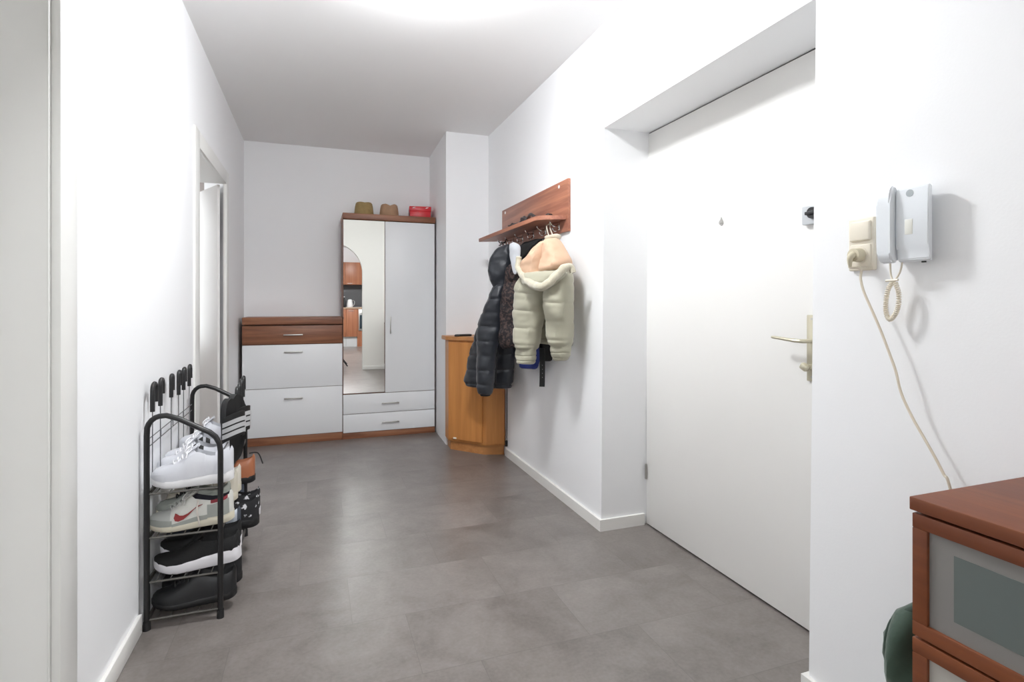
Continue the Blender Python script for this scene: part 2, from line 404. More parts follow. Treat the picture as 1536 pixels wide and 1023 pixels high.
bm = nb(); box(bm, .5655, .9985, YF-.013, YF+.0035, .383, 1.866, .0015); d = part('door', bm, M_WHITE, t, 'plain white door')
bm = nb(); box(bm, .604, .613, YF-.036, YF-.028, .894, 1.040, .002); box(bm, .605, .612, YF-.03, YF-.012, .905, .915); box(bm, .605, .612, YF-.03, YF-.012, 1.02, 1.03); part('handle', bm, M_STEEL, d)
for z0, z1, zh in ((.214, .378, .293), (.056, .209, .128)):
    bm = nb(); box(bm, .2165, .9985, YF-.013, YF+.0035, z0, z1, .0015); d = part('drawer', bm, M_WHITE, t, 'white drawer front')
    bm = nb(); bar_handle(bm, .534, .683, zh, YF-.013); part('handle', bm, M_STEEL, d)
# ------------------------------------------------------------------ on top of the wardrobe
def hat(x, y, m, dent, label, rx, ry, h, band):
    z = 1.926
    t = thing('straw_hat', label, 'hat', (x, y, z), 'straw hats on the wardrobe')
    bm = nb()
    def fn(p, q, r):
        if p.z-z > h*.6:
            p.z -= dent*h*max(0, math.cos(q*1))**2*0 + dent*h*max(0, 1-abs((p.x-x)/(rx*.42)))*(.5+.5*math.sin(q)*0)
        return p
    prof = [(1.0*rx, 0), (rx, h*.05), (rx*.985, h*.35), (rx*.93, h*.7), (rx*.86, h*.93), (rx*.78, h*1.0), (rx*.5, h*1.02), (rx*.2, h*1.02), (.002, h*1.02)]
    lathe(bm, prof, (x, y, z), 40, 1, ry/rx, fn); part('crown', bm, m, t)
    bm = nb(); lathe(bm, [(rx*.97, .0), (rx*1.28, .0), (rx*1.30, .004), (rx*1.0, .006)], (x, y, z), 40, 1, ry/rx); part('brim', bm, m, t)
    bm = nb(); lathe(bm, [(rx*1.012, .008), (rx*1.016, .010), (rx*1.008, band), (rx*.99, band)], (x, y, z), 40, 1, ry/rx); part('hat_band', bm, m, t)
hat(.400, 5.00, M_STRAW1, .10, 'olive straw hat, nearest the left end of the wardrobe top', .082, .09, .118, .03)
hat(.618, 4.99, M_STRAW2, .30, 'dented tan straw hat between the olive hat and the red box', .084, .09, .112, .02)
t = thing('shoe_box', 'bright red shoe box lying on the right end of the wardrobe top', 'box', (.89, 5.03, 1.9255))
Rz = Matrix.Rotation(math.radians(-7), 3, 'Z'); pv = (.89, 5.03, 1.93)
bm = nb(); box(bm, .806, .992, 4.92, 5.14, 1.9255, 1.99, .002, rot=Rz, piv=pv); part('box_base', bm, M_RED, t)
bm = nb(); box(bm, .802, .996, 4.916, 5.144, 1.985, 2.030, .003, rot=Rz, piv=pv); lid = part('box_lid', bm, M_RED, t)
bm = nb(); box(bm, .8005, .802, 4.925, 5.0, 1.93, 1.98, 0, rot=Rz, piv=pv); part('end_label', bm, M_BLK, t, 'black printed end panel')
for x in (.84, .955):
    bm = nb(); prism(bm, [(x-.014, 2.012), (x+.002, 2.012), (x+.020, 2.022), (x, 2.0205)], 4.9145, 4.9165, 1)
    bmesh.ops.rotate(bm, verts=bm.verts, cent=pv, matrix=Rz); part('white_mark', bm, M_WHT, lid, 'small white print mark')

# ================================================================== CORNER CABINET
t = thing('corner_cabinet', 'orange beech corner cabinet with a slanted door beside the wall pillar', 'cabinet', (1.2, 4.2, 0))
def inset(pts, d):
    c = Vector((1.36, 4.38))
    return [tuple(Vector(p)+(c-Vector(p)).normalized()*d if abs(p[0]-1.352) > .01 or p[1] < 4.3 else Vector(p)) for p in pts]
foot = [(.992, 4.378), (.985, 4.235), (1.204, 3.978), (1.352, 3.935), (1.352, 4.378)]
bm = nb(); prism(bm, foot, .075, .865, 2); part('body', bm, M_BEECH, t)
bm = nb(); prism(bm, inset(foot, .02), 0, .075, 2); part('plinth', bm, M_BEECHX, t)
top = [(.960, 4.378), (.960, 4.225), (1.200, 3.958), (1.355, 3.915), (1.355, 4.378)]
bm = nb(); prism(bm, top, .866, .896, 2)
bmesh.ops.bevel(bm, geom=list(bm.edges), offset=.003, segments=2, affect='EDGES'); part('top_board', bm, M_BEECHX, t)
a, b = Vector((.985, 4.235)), Vector((1.204, 3.978)); dn = (b-a).normalized(); nn = Vector((dn.y, -dn.x))
def dpt(s, o): return a+dn*s+nn*o
W = (b-a).length
bm = nb(); prism(bm, [dpt(.014, .001), dpt(W-.012, .001), dpt(W-.012, .017), dpt(.014, .017)], .095, .852, 2)
bmesh.ops.bevel(bm, geom=list(bm.edges), offset=.002, segments=2, affect='EDGES'); dd = part('door', bm, M_BEECH, t)
bm = nb(); prism(bm, [dpt(.06, .017), dpt(.09, .017), dpt(.09, .020), dpt(.06, .020)], .098, .110, 2); part('tape_tab', bm, M_CREAM, dd, 'tiny pale tab at the bottom of the door')
bm = nb(); prism(bm, [(1.217, 3.968), (1.345, 3.931), (1.346, 3.935), (1.218, 3.972)], .09, .85, 2); part('side_panel', bm, M_BEECH, t)
bm = nb(); box(bm, 1.03, 1.16, 4.17, 4.215, .8965, .912, .006, rot=Matrix.Rotation(.15, 3, 'Z')); box(bm, 1.02, 1.06, 4.15, 4.2, .8965, .909, .004, rot=Matrix.Rotation(-.3, 3, 'Z'))
single('eyeglasses_case', bm, M_RUB, 'flat black case lying on the orange corner cabinet', 'case')
bm = nb(); tube(bm, cr([(XR-.006, 3.905, .95), (XR-.004, 3.9, .6), (XR-.005, 3.9, .3), (XR-.008, 3.9, .12)], 6), .003, 6); box(bm, XR-.02, XR-.001, 3.893, 3.908, .075, .12, .003)
single('wall_cable', bm, M_RUB, 'thin black cable running down the wall beside the corner cabinet', 'cable')

# ================================================================== COAT RACK
t = thing('coat_rack', 'reddish wooden wall coat rack with a hat shelf on the right wall', 'coat rack', (XR-.01, 3.4, 1.57))
PX = XR-.018
bm = nb(); box(bm, PX, XR-.0005, 2.812, 3.978, 1.565, 1.865, .002); bp_ = part('back_panel', bm, M_RACKW, t)
bm = nb(); prism(bm, [(PX, 2.832), (PX, 3.985), (1.300, 4.03), (1.190, 4.085), (1.192, 2.93), (1.23, 2.875)], 1.632, 1.658, 2)
bmesh.ops.bevel(bm, geom=[e for e in bm.edges], offset=.002, segments=2, affect='EDGES'); part('hat_shelf', bm, M_RACKW, t)
for y in (2.93, 3.90): bm = nb(); cyl(bm, (PX, y, 1.838), (PX-.003, y, 1.838), .010, 16); part('screw_cover', bm, M_WHT, bp_, 'round white screw cover')
HK = [2.93, 3.13, 3.33, 3.53, 3.73, 3.90]
for y in HK:
    bm = nb(); box(bm, PX-.004, PX, y-.011, y+.011, 1.583, 1.628, .002)
    tube(bm, cr([(PX-.002, y, 1.612), (PX-.035, y, 1.606), (PX-.055, y, 1.622), (PX-.058, y, 1.640-.008)], 5), .0045, 8)
    tube(bm, cr([(PX-.002, y, 1.594), (PX-.022, y, 1.578), (PX-.036, y, 1.580), (PX-.042, y, 1.595)], 5), .004, 8)
    part('coat_hook', bm, M_CHROME, t)
# things lying on the hat shelf
bm = nb()
def blob(bm, c, s, seed=0, amp=.25, n=3):
    r = bmesh.ops.create_icosphere(bm, subdivisions=n, radius=1)
    for v in r['verts']:
        k = 1+amp*noise.noise(v.co*1.7+Vector((seed, seed*2, 0)))
        v.co = Vector((c[0]+v.co.x*s[0]*k, c[1]+v.co.y*s[1]*k, c[2]+max(v.co.z, -.8)*s[2]*k))
blob(bm, (1.262, 3.27, 1.682), (.035, .055, .028), 3, .5); blob(bm, (1.240, 3.42, 1.672), (.03, .06, .016), 5, .5)
tube(bm, cr([(1.25, 3.2, 1.682), (1.24, 3.12, 1.70), (1.245, 3.05, 1.672), (1.26, 3.0, 1.667)], 5), .010, 8)
single('leather_glove', bm, mat('dark_leather', (.045, .035, .035), .45, var=.3), 'crumpled dark leather glove lying on the coat rack shelf', 'glove')
bm = nb(); blob(bm, (1.29, 2.955, 1.670), (.022, .03, .013), 9, .4, 2); single('key_pouch', bm, M_RUB, 'small black pouch at the near end of the coat rack shelf', 'pouch')

# ================================================================== HANGING CLOTHES
def garment(bm, secs, Xf, depth, quilt=0, seed=0, n=28, sub=8, amp=.10, wr=.010, end=(.35, .6), back=1.0):
    """secs: (u_left, v_left, u_right, v_right[, depth factor]) outline rows of the garment, placed on its hanging plane"""
    S = [s if len(s) == 5 else (*s, 1.0) for s in secs]
    P = cr(S, sub); rings = []; acc = 0; prev = None; tot = len(P)
    for i, (ul, vl, ur, vr, df) in enumerate(P):
        a = px(ul, vl, Xf(ul)); b = px(ur, vr, Xf(ur)); c = (a+b)/2; s = (b-a)/2
        if prev is not None: acc += (c-prev).length
        prev = c
        nrm = Vector((s.y, -s.x, 0)); nrm.normalize()
        if nrm.dot(Vector((-.6, -.8, 0))) < 0: nrm = -nrm
        q = 1.0
        if quilt:
            ph = (acc/quilt) % 1.0
            dph = min(ph, 1-ph); q = 1-amp*.85*math.exp(-(dph/.09)**2)+amp*.12*math.sin(PI*ph)+amp*.35*noise.noise(Vector((acc*20, seed, 0)))
        e = 1.0
        if i < 3: e = end[0]+(1-end[0])*(i/3)
        if i > tot-4: e = end[1]+(1-end[1])*((tot-1-i)/3)
        ring = []
        for k in range(n):
            an = 2*PI*k/n
            x = math.cos(an); y = math.sin(an)
            x = math.copysign(abs(x)**.8, x); 
            p = c+s*x*(1-(1-q)*.35)*(.6+.4*e)+nrm*y*depth*df*q*e*(1 if y > 0 else back)
            w = noise.noise(p*9+Vector((seed, 0, seed)))*wr*1.5+noise.noise(Vector((p.x*30, p.y*30, p.z*16))+Vector((0, seed, 0)))*wr*.9+noise.noise(Vector((p.x*60, p.y*60, p.z*44)))*wr*.4
            ring.append(p+nrm*w*(1 if y > -.2 else .2))
        rings.append(ring)
    loft(bm, rings)
M_BEIGE = mat('sage_beige_nylon', (.42, .405, .31), .55, bump=.25, bscale=70, var=.08, vscale=9, sheen=.2)
M_FLEECE = mat('cream_fleece', (.52, .48, .37), .9, bump=1, bscale=240, var=.12, vscale=60, sheen=.5)
M_TAN = mat('tan_lining', (.62, .41, .28), .65, bump=.3, bscale=50, var=.12, vscale=12)
M_NAVY = mat('black_blue_nylon', (.015, .018, .025), .45, bump=.25, bscale=70, var=.25, vscale=10, sheen=.15)
M_BLKC = mat('black_cloth', (.010, .010, .011), .8, bump=.3, bscale=120, var=.3)
M_BRN = speckle('dark_brown_pattern', (.013, .010, .012), (.070, .042, .038), 60, .50)
M_BLUE = mat('blue_cloth', (.008, .022, .17), .6, var=.3, vscale=14)
M_TEAL = mat('navy_teal_cloth', (.012, .035, .085), .7, var=.3)
M_GREYC = mat('pale_grey_cloth', (.58, .60, .64), .8, bump=.3, bscale=90, var=.06)

# --- dark puffer jacket, far hook
XK = lambda u: .985+(u-697)*.0036
t = thing('puffer_jacket', 'dark blue-black quilted puffer jacket hanging in front of the orange cabinet', 'jacket', tuple(px(735, 590, 1.12)))
bm = nb(); garment(bm, [(749, 402, 771, 398, .7), (743, 424, 771, 418, .9), (733, 446, 771, 440), (722, 475, 771, 470), (713, 502, 772, 500), (705, 530, 772, 528), (700, 555, 771, 556), (697, 572, 769, 575), (704, 580, 766, 583, .8)], lambda u: XK(u)+.035, .060, .105, 1, 36, 12, .13, .010)
body = part('body', bm, M_NAVY, t)
bm = nb(); garment(bm, [(752, 369, 764, 366, .5), (744, 376, 768, 371, .8), (737, 388, 770, 384), (734, 402, 768, 402), (736, 418, 764, 420), (742, 434, 760, 436, .7), (747, 444, 757, 444, .4)], lambda u: XK(u)-.01, .065, 0, 4, 28, 8, .1, .012)
part('hood', bm, M_NAVY, t)
bm = nb(); garment(bm, [(743, 428, 757, 426, .6), (734, 446, 757, 444), (724, 470, 755, 470), (716, 498, 750, 500), (716, 528, 744, 530), (716, 556, 742, 558), (716, 576, 740, 578), (719, 590, 737, 592, .8)], lambda u: XK(u)-.045, .055, .095, 2, 28, 12, .14, .008, (.5, .75))
sl = part('sleeve', bm, M_NAVY, t)
bm = nb(); garment(bm, [(720.5, 588.5, 736, 590), (721.5, 593, 735, 594)], lambda u: XK(u)-.045, .040, 0, 2, 20, 4, .1, .002, (.9, .8)); part('cuff', bm, M_BLKC, sl, 'black knitted cuff')
bm = nb(); garment(bm, [(752, 440, 768, 440, .5), (752, 480, 768, 480), (750, 520, 767, 522), (746, 556, 763, 560), (743, 580, 759, 583, .8)], lambda u: XK(u)+.11, .05, .095, 6, 24, 10, .14, .008); part('sleeve', bm, M_NAVY, t)
bm = nb(); tube(bm, cr([px(747, 440, XK(747)-.02), px(748.5, 480, XK(748)-.035), px(747, 520, XK(747)-.035), px(744, 560, XK(744)-.035), px(743, 580, XK(743)-.03)], 5), .0045, 6); part('zip', bm, M_RUB, t)
bm = nb(); tube(bm, cr([px(757, 370, XK(757)+.01), (1.25, 3.715, 1.595), (1.283, 3.728, 1.590), (PX-.054, 3.73, 1.619), (PX-.056, 3.742, 1.60), (1.24, 3.74, 1.57)], 5), .003, 6); part('hanging_loop', bm, M_BLKC, t)

# --- patterned dark brown garment
XB = lambda u: 1.165+(u-770)*.0030
bm = nb(); garment(bm, [(764, 398, 782, 388, .6), (760, 410, 787, 402), (756, 424, 788, 422), (752, 450, 788, 450), (751, 480, 786, 482), (750, 506, 782, 506), (752, 524, 776, 520, .8)], XB, .036, 0, 11, 28, 8, .1, .016)
single('patterned_cardigan', bm, M_BRN, 'dark brown mottled garment squeezed between the dark jacket and the beige jacket', 'garment')
bm = nb(); garment(bm, [(765, 366, 772, 363, .5), (765.5, 376, 780, 370, 1), (767, 392, 779, 388, .8), (770, 406, 776, 402, .5), (772, 412, 775, 410, .3)], lambda u: 1.135+(u-770)*.002, .016, 0, 13, 20, 8, .1, .006)
single('hanging_scarf', bm, M_GREYC, 'pale grey scarf end hanging between the two puffer jackets', 'scarf')
# --- black garment behind the beige jacket
XD = lambda u: 1.315+(u-805)*.0003
t = thing('black_coat', 'black coat hanging behind the beige jacket with its belt dangling', 'coat', tuple(px(805, 545, 1.31)))
bm = nb(); garment(bm, [(786, 364, 806, 358, .5), (780, 378, 812, 362), (782, 400, 818, 392), (784, 430, 830, 430), (786, 470, 832, 470), (790, 505, 829, 506), (796, 530, 828, 532), (800, 541, 826, 542, .8)], XD, .028, 0, 17, 28, 8, .1, .008)
part('coat_body', bm, M_BLKC, t)
bm = nb(); garment(bm, [(778, 369, 784, 368, .5), (779, 377, 800, 362), (786, 388, 812, 358), (796, 372, 812, 362, .6)], lambda u: 1.25+(u-790)*.0015, .022, 0, 19, 20, 6, .1, .010); part('collar', bm, M_BLKC, t)
bm = nb()
pts = [px(813, 522, 1.275), px(813.5, 540, 1.262), px(813.5, 560, 1.26), px(813.2, 575, 1.262)]
P = cr(pts, 6); loft(bm, [[p+Vector(q) for q in ((-.015, .006, 0), (-.013, .009, 0), (.015, -.006, 0), (.013, -.009, 0))] for p in [Vector(x) for x in P]+[px(813, 580, 1.262)]])
bl = part('belt', bm, mat('belt_webbing', (.016, .017, .019), .5), t)
bm = nb()
for k in range(4): p = px(813.6, 548+k*6, 1.257); box(bm, p.x-.001, p.x+.001, p.y-.0018, p.y+.0018, p.z-.0018, p.z+.0018)
part('belt_hole', bm, M_STEEL, bl)
# --- blue cloth
bm = nb(); garment(bm, [(782, 470, 806, 470, .5), (780, 500, 808, 500), (779, 525, 808, 527), (779, 545, 806, 547), (779, 552, 805, 554, .8)], lambda u: 1.27, .022, 0, 23, 24, 8, .1, .010)
single('blue_bag', bm, M_BLUE, 'bright blue cloth bag showing below the beige jacket sleeve', 'bag')
bm = nb(); garment(bm, [(770, 368, 778, 366, .5), (769, 400, 779, 400), (768, 460, 780, 460), (768, 514, 782, 512), (769, 530, 781, 530), (772, 538, 779, 539, .7)], lambda u: 1.322, .016, 0, 29, 20, 6, .1, .006)
single('navy_cloth', bm, M_TEAL, 'navy blue cloth end between the dark jacket hem and the beige sleeve', 'cloth')

# --- beige puffer jacket
XJ = lambda u: 1.150+(u-790)*.0020
t = thing('beige_jacket', 'beige quilted puffer jacket with tan lined hood on the nearest hook', 'jacket', tuple(px(815, 545, 1.2)))
bm = nb(); garment(bm, [(792, 404, 838, 398, .6), (784, 420, 852, 414), (781, 440, 856, 440), (781, 465, 857, 468), (784, 492, 858, 496), (792, 508, 857, 514), (796, 513, 856, 520, .8)], lambda u: XJ(u)+.065, .055, .085, 31, 36, 12, .14, .008)
part('body', bm, M_BEIGE, t)
bm = nb(); garment(bm, [(786, 412, 818, 418, .7), (779, 428, 817, 434), (776, 448, 815, 452), (774, 472, 812, 476), (775, 498, 807, 502), (777, 516, 804, 519), (779, 523, 801, 525, .8)], lambda u: XJ(u)-.022, .068, .098, 33, 30, 12, .085, .009, (.6, .55))
s1 = part('sleeve', bm, M_BEIGE, t)
bm = nb(); garment(bm, [(778, 517, 803, 520, .9), (776.5, 528, 801.5, 530, 1.1), (777, 538, 800.5, 540, 1.1), (778.5, 544, 799, 546.5, 1)], lambda u: XJ(u)-.022, .043, .028, 34, 26, 8, .10, .010, (.9, .85)); part('cuff', bm, M_BEIGE, s1)
bm = nb(); garment(bm, [(828, 400, 850, 398, .6), (823, 420, 856, 414), (819.5, 440, 857, 440), (821, 464, 857, 466), (824, 490, 856.5, 492), (827, 510, 855.5, 512), (831, 518, 852, 520, .8)], lambda u: XJ(u)-.030, .070, .098, 35, 30, 12, .085, .009, (.6, .55))
s2 = part('sleeve', bm, M_BEIGE, t)
bm = nb(); garment(bm, [(828, 511, 855, 514, .9), (828.5, 524, 854, 525, 1.05), (830.5, 534, 852, 535, 1.), (833, 541, 848, 541, .9)], lambda u: XJ(u)-.030, .043, .028, 36, 26, 8, .10, .010, (.9, .8)); part('cuff', bm, M_BEIGE, s2)
# hood: two tan lobes falling from the hook, cream fleece rim
XH = lambda u: XJ(u)-.045
bm = nb(); garment(bm, [(815, 362, 824, 359, .4), (808, 370, 824, 366, .7), (797, 384, 823, 380, .9), (785, 398, 821, 396), (789, 412, 819, 412), (802, 421, 818, 424, .6)], XH, .075, 0, 41, 28, 8, .1, .014)
hd = part('hood_lining', bm, M_TAN, t, 'tan hood lining')
bm = nb(); garment(bm, [(822, 359, 833, 356, .4), (820, 367, 838, 363, .7), (817, 382, 846, 378, .9), (815, 396, 852, 391), (815, 407, 849, 402), (816, 417, 840, 408, .6)], XH, .085, 0, 43, 28, 8, .1, .014)
part('hood_lining', bm, M_TAN, t, 'tan hood lining')
rim = [(778, 385), (777.5, 398), (784, 413), (796, 425), (811, 430), (824, 424), (836, 411), (847, 402), (856, 401), (859.5, 409)]
P = cr([tuple(px(u, v, XH(u)-.088+abs(u-815)*.0018)) for u, v in rim], 6)
P = [Vector(p)+Vector((noise.noise(Vector(p)*30), noise.noise(Vector(p)*31+Vector((5, 0, 0))), noise.noise(Vector(p)*29)))*.007 for p in P]
bm = nb(); tube(bm, P, [.016+.006*math.sin(PI*i/(len(P)-1)) for i in range(len(P))], 12); part('hood_rim', bm, M_FLEECE, t, 'cream fleece hood rim')
bm = nb(); garment(bm, [(786, 409, 838, 404, .5), (784, 416, 848, 408, .9), (790, 428, 838, 424, 1), (802, 436, 826, 434, .5)], lambda u: XH(u)-.015, .075, 0, 45, 28, 8, .1, .006); part('hood', bm, M_BEIGE, t)
bm = nb(); tube(bm, cr([px(826, 362, XH(826)), (1.26, 2.92, 1.60), (PX-.052, 2.925, 1.617), (PX-.058, 2.935, 1.60), px(832, 361, XH(832))], 5), .0035, 6); part('hanging_loop', bm, M_FLEECE, t)
bm = nb(); garment(bm, [(818, 354, 838, 350, .6), (820, 358, 840, 354, 1), (826, 364, 838, 361, .6)], lambda u: XH(u)+.03, .03, 0, 47, 20, 5, .1, .010); part('collar', bm, M_FLEECE, t, 'cream fleece collar')

# ================================================================== SWITCH, SOCKET, INTERCOM
def rbox(bm, x0, x1, y0, y1, z0, z1, r=.008):
    box(bm, x0, x1, y0, y1, z0, z1, r, 3)
t = thing('wall_socket', 'cream switch and socket plate with a plug in it, left of the intercom', 'socket', (XR, 1.049, 1.238))
bm = nb(); rbox(bm, XR-.014, XR-.0002, 1.008, 1.080, 1.238, 1.376, .004); part('plate', bm, M_CREAM, t)
bm = nb(); box(bm, XR-.021, XR-.010, 1.015, 1.073, 1.315, 1.368, .005, 3, rot=Matrix.Rotation(.05, 3, 'Y')); part('rocker_switch', bm, M_CREAM, t)
bm = nb(); box(bm, XR-.018, XR-.010, 1.015, 1.073, 1.248, 1.306, .003); cyl(bm, (XR-.018, 1.044, 1.277), (XR-.020, 1.044, 1.277), .022, 28); part('socket_insert', bm, M_CREAM, t)
t = thing('power_cord', 'cream power cord plugged in the socket, running down behind the brown chest', 'cord', (XR, 1.046, 1.0))
bm = nb(); cyl(bm, (XR-.0205, 1.044, 1.278), (XR-.042, 1.044, 1.278), .0185, 28, .017); tube(bm, cr([(XR-.040, 1.044, 1.278), (XR-.050, 1.045, 1.272), (XR-.050, 1.047, 1.260), (XR-.046, 1.049, 1.248)], 4), [.010, .0095, .009, .0085, .008, .0075, .007, .0065, .006, .0055, .005, .0045, .004], 12); part('plug', bm, mat('aged_cream', (.66, .60, .45), .45), t)
uv = [(1291, 403), (1291, 418), (1296, 438), (1310, 470), (1322, 498), (1336, 535), (1344, 558), (1352, 590), (1368, 625), (1385, 655), (1402, 685), (1416, 712), (1424, 728)]
pts = [(XR-.046, 1.049, 1.254), (XR-.046, 1.049, 1.245)]+[tuple(px(u, v, XR-.034)) for u, v in uv]
e = Vector(pts[-1])
pts += [(XR-.012, e.y-.02, .60), (XR-.010, e.y-.03, .45)]
bm = nb(); tube(bm, cr(pts, 6), .0032, 10); part('cable', bm, M_CREAM2, t)
# intercom
t = thing('intercom', 'white wall intercom telephone with handset, right of the cream switch', 'intercom', (XR, .93, 1.25))
bm = nb(); box(bm, XR-.022, XR-.0002, .885, .958, 1.262, 1.418, .004, 3); body = part('base', bm, M_PHONE, t)
bm = nb(); z0_, z1_ = 1.2505, 1.4265
prof = [(1.3165, 1.424), (1.3155, 1.418), (1.3135, 1.290), (1.3180, 1.282), (1.3200, 1.256), (1.325, 1.2505), (1.345, 1.2505), (1.345, 1.4265), (1.322, 1.4265)]
lo = [bm.verts.new((x, .853+max(0, x-1.322)*.5, z)) for x, z in prof]; hi = [bm.verts.new((x, .9275, z)) for x, z in prof]
bm.faces.new(lo); bm.faces.new(hi)
for i in range(len(prof)): j = (i+1) % len(prof); bm.faces.new((lo[i], lo[j], hi[j], hi[i]))
bmesh.ops.bevel(bm, geom=[e for e in bm.edges], offset=.0018, segments=2, affect='EDGES'); fc = part('front_cover', bm, M_PHONE, body)
bm = nb(); lathe(bm, [(.0085, 0), (.0085, .0015), (.001, .002)], (0, 0, 0), 24); bmesh.ops.rotate(bm, verts=bm.verts, cent=(0, 0, 0), matrix=Matrix.Rotation(-PI/2, 3, 'Y')); bmesh.ops.translate(bm, verts=bm.verts, vec=(1.3160, .895, 1.411)); part('button', bm, M_GREYP, fc, 'round grey button')
bm = nb(); box(bm, 1.3130, 1.3155, .888, .906, 1.314, 1.350, .001); part('name_tab', bm, mat('pale_cream_plastic', (.76, .76, .70), .4), fc, 'small cream label field')
hs = [(1.328, 1.424), (1.318, 1.436), (1.306, 1.434), (1.300, 1.42), (1.2975, 1.39), (1.2975, 1.32), (1.299, 1.275), (1.303, 1.256), (1.314, 1.248), (1.328, 1.252), (1.330, 1.272), (1.317, 1.285), (1.314, 1.34), (1.317, 1.395), (1.329, 1.400)]
bm = nb(); prism(bm, hs, .930, .964, 1); bmesh.ops.bevel(bm, geom=[e for e in bm.edges], offset=.004, segments=3, affect='EDGES')
part('handset', bm, M_PHONE, t, ang=50)
bm = nb(); box(bm, 1.326, 1.345, .929, .958, 1.258, 1.418, .003); part('cradle', bm, M_PHONE, t)
bm = nb(); cyl(bm, (1.335, .876, 1.2515), (1.335, .876, 1.247), .005, 16); part('jack', bm, M_RUB, t, 'black jack below')
def coil(path, r, turns, rw):
    P = [Vector(p) for p in cr(path, 12)]; n = turns*9; out = []
    L = len(P)-1
    for i in range(n+1):
        f = i/n*L; k = min(int(f), L-1); p = P[k].lerp(P[k+1], f-k); t_ = (P[k+1]-P[k]).normalized()
        s = t_.cross(Vector((1, 0, .01))).normalized(); w = t_.cross(s); a = 2*PI*turns*i/n
        out.append(p+(s*math.cos(a)+w*math.sin(a))*r)
    return out
Xc = 1.332
A0 = px(1335, 392, Xc); A1 = px(1336, 410, Xc); A2 = px(1339, 421, Xc)
bm = nb(); tube(bm, cr([tuple(px(1335, 388, 1.318)), tuple(A1), tuple(A2)], 6), .0022, 8)
B0 = px(1353, 397, Xc); tube(bm, cr([tuple(px(1354, 389, 1.335)), tuple(px(1350, 408, Xc)), tuple(px(1342, 421, Xc))], 6), .0022, 8)
loop = [px(1341, 421, Xc), px(1333, 432, Xc), px(1329, 450, Xc), px(1329, 468, Xc), px(1334, 479, Xc), px(1341, 474, Xc), px(1347, 460, Xc), px(1348, 440, Xc), px(1343, 424, Xc)]
tube(bm, coil([tuple(p) for p in loop], .0042, 46, .0016), .0019, 5)
tube(bm, [A2+Vector((-.004, .014, 0)), A2+Vector((-.004, -.016, .001))], .003, 6)
part('coiled_cord', bm, M_CREAM, t, 'cream coiled handset cord')

# ================================================================== CHEST OF DRAWERS
ZT = .80; XFc = 1.020; YS = .690
t = thing('chest_of_drawers', 'cherry brown chest of drawers with frosted glass fronts in the near right corner', 'chest of drawers', (1.19, .42, 0))
Y0 = .16
bm = nb(); box(bm, XFc-.002, 1.357, Y0, YS+.004, ZT-.024, ZT, .002); part('top_board', bm, M_CHERRY, t)
bm = nb()
box(bm, XFc+.020, 1.35, YS-.020, YS-.001, 0, ZT-.026); box(bm, XFc+.020, 1.35, Y0+.004, Y0+.022, 0, ZT-.026)
box(bm, 1.335, 1.35, Y0+.02, YS-.02, .04, ZT-.026); box(bm, XFc+.030, 1.335, Y0+.02, YS-.02, .05, .07); box(bm, XFc+.022, XFc+.04, Y0+.02, YS-.02, 0, .05)
part('carcass', bm, M_CHERRYZ, t)
M_FR1 = mat('frosted_glass_border', (.235, .225, .215), .28, coat=.2)
M_FR2 = mat('teal_glass_field', (.130, .155, .148), .25, coat=.3)
M_FR3 = mat('cream_glass', (.62, .575, .50), .3, coat=.2); M_FR4 = mat('cream_glass_border', (.48, .46, .42), .3, coat=.2)
for k, (z0, z1) in enumerate(((.551, .7715), (.3255, .5465), (.100, .321))):
    bm = nb(); s = .026
    box(bm, XFc, XFc+.018, Y0+.003, YS, z1-s, z1, .0015); box(bm, XFc, XFc+.018, Y0+.003, YS, z0, z0+s, .0015)
    box(bm, XFc, XFc+.018, YS-s, YS, z0+s, z1-s, .0015); box(bm, XFc, XFc+.018, Y0+.003, Y0+.003+s, z0+s, z1-s, .0015)
    dr = part('drawer', bm, M_CHERRY, t)
    bm = nb(); box(bm, XFc+.006, XFc+.012, Y0+s, YS-s+.002, z0+s-.002, z1-s+.002); gl = part('glass_pane', bm, M_FR1 if k == 0 else M_FR4, dr, 'frosted glass pane')
    bm = nb(); box(bm, XFc+.0052, XFc+.0062, Y0+s+.04, YS-s-.040, z0+s+.030, z1-s-.026); part('etched_field', bm, M_FR2 if k == 0 else M_FR3, gl, 'darker teal field' if k == 0 else 'cream field')
# green bag on the floor against the chest
bm = nb()
rings = []
N_ = 40
for i in range(30):
    f = i/29; z = .556*f
    rx_ = .112*(1-.15*f)*math.sqrt(max(.02, 1-max(0, (f-.70)/.30)**2.2)); ry_ = .056*(1-.1*f)*math.sqrt(max(.03, 1-max(0, (f-.75)/.25)**2.2))
    cx_ = 1.192-.14*max(0, f-.5); cy_ = .758-.012*f**2
    ring = []
    for k in range(N_):
        a = 2*PI*k/N_
        p = Vector((cx_+math.copysign(abs(math.cos(a))**.8, math.cos(a))*rx_, cy_+math.copysign(abs(math.sin(a))**.9, math.sin(a))*ry_, z))
        w = noise.noise(Vector((p.x*14, p.y*14, p.z*5)))*.030+noise.noise(Vector((p.x*30, p.y*30, p.z*12)))*.014
        q = p+Vector((math.cos(a), math.sin(a), 0))*w*(0.2 if i == 0 else 1)
        q.y = max(q.y, .7005)
        ring.append(q)
    rings.append(ring)
loft(bm, rings)
t = thing('cloth_bag', 'dark green cloth bag slumped against the side of the brown chest', 'bag', (1.185, .758, 0))
part('bag_body', bm, mat('green_cloth', (.040, .075, .052), .75, bump=.4, bscale=120, var=.35, vscale=10, sheen=.3), t)
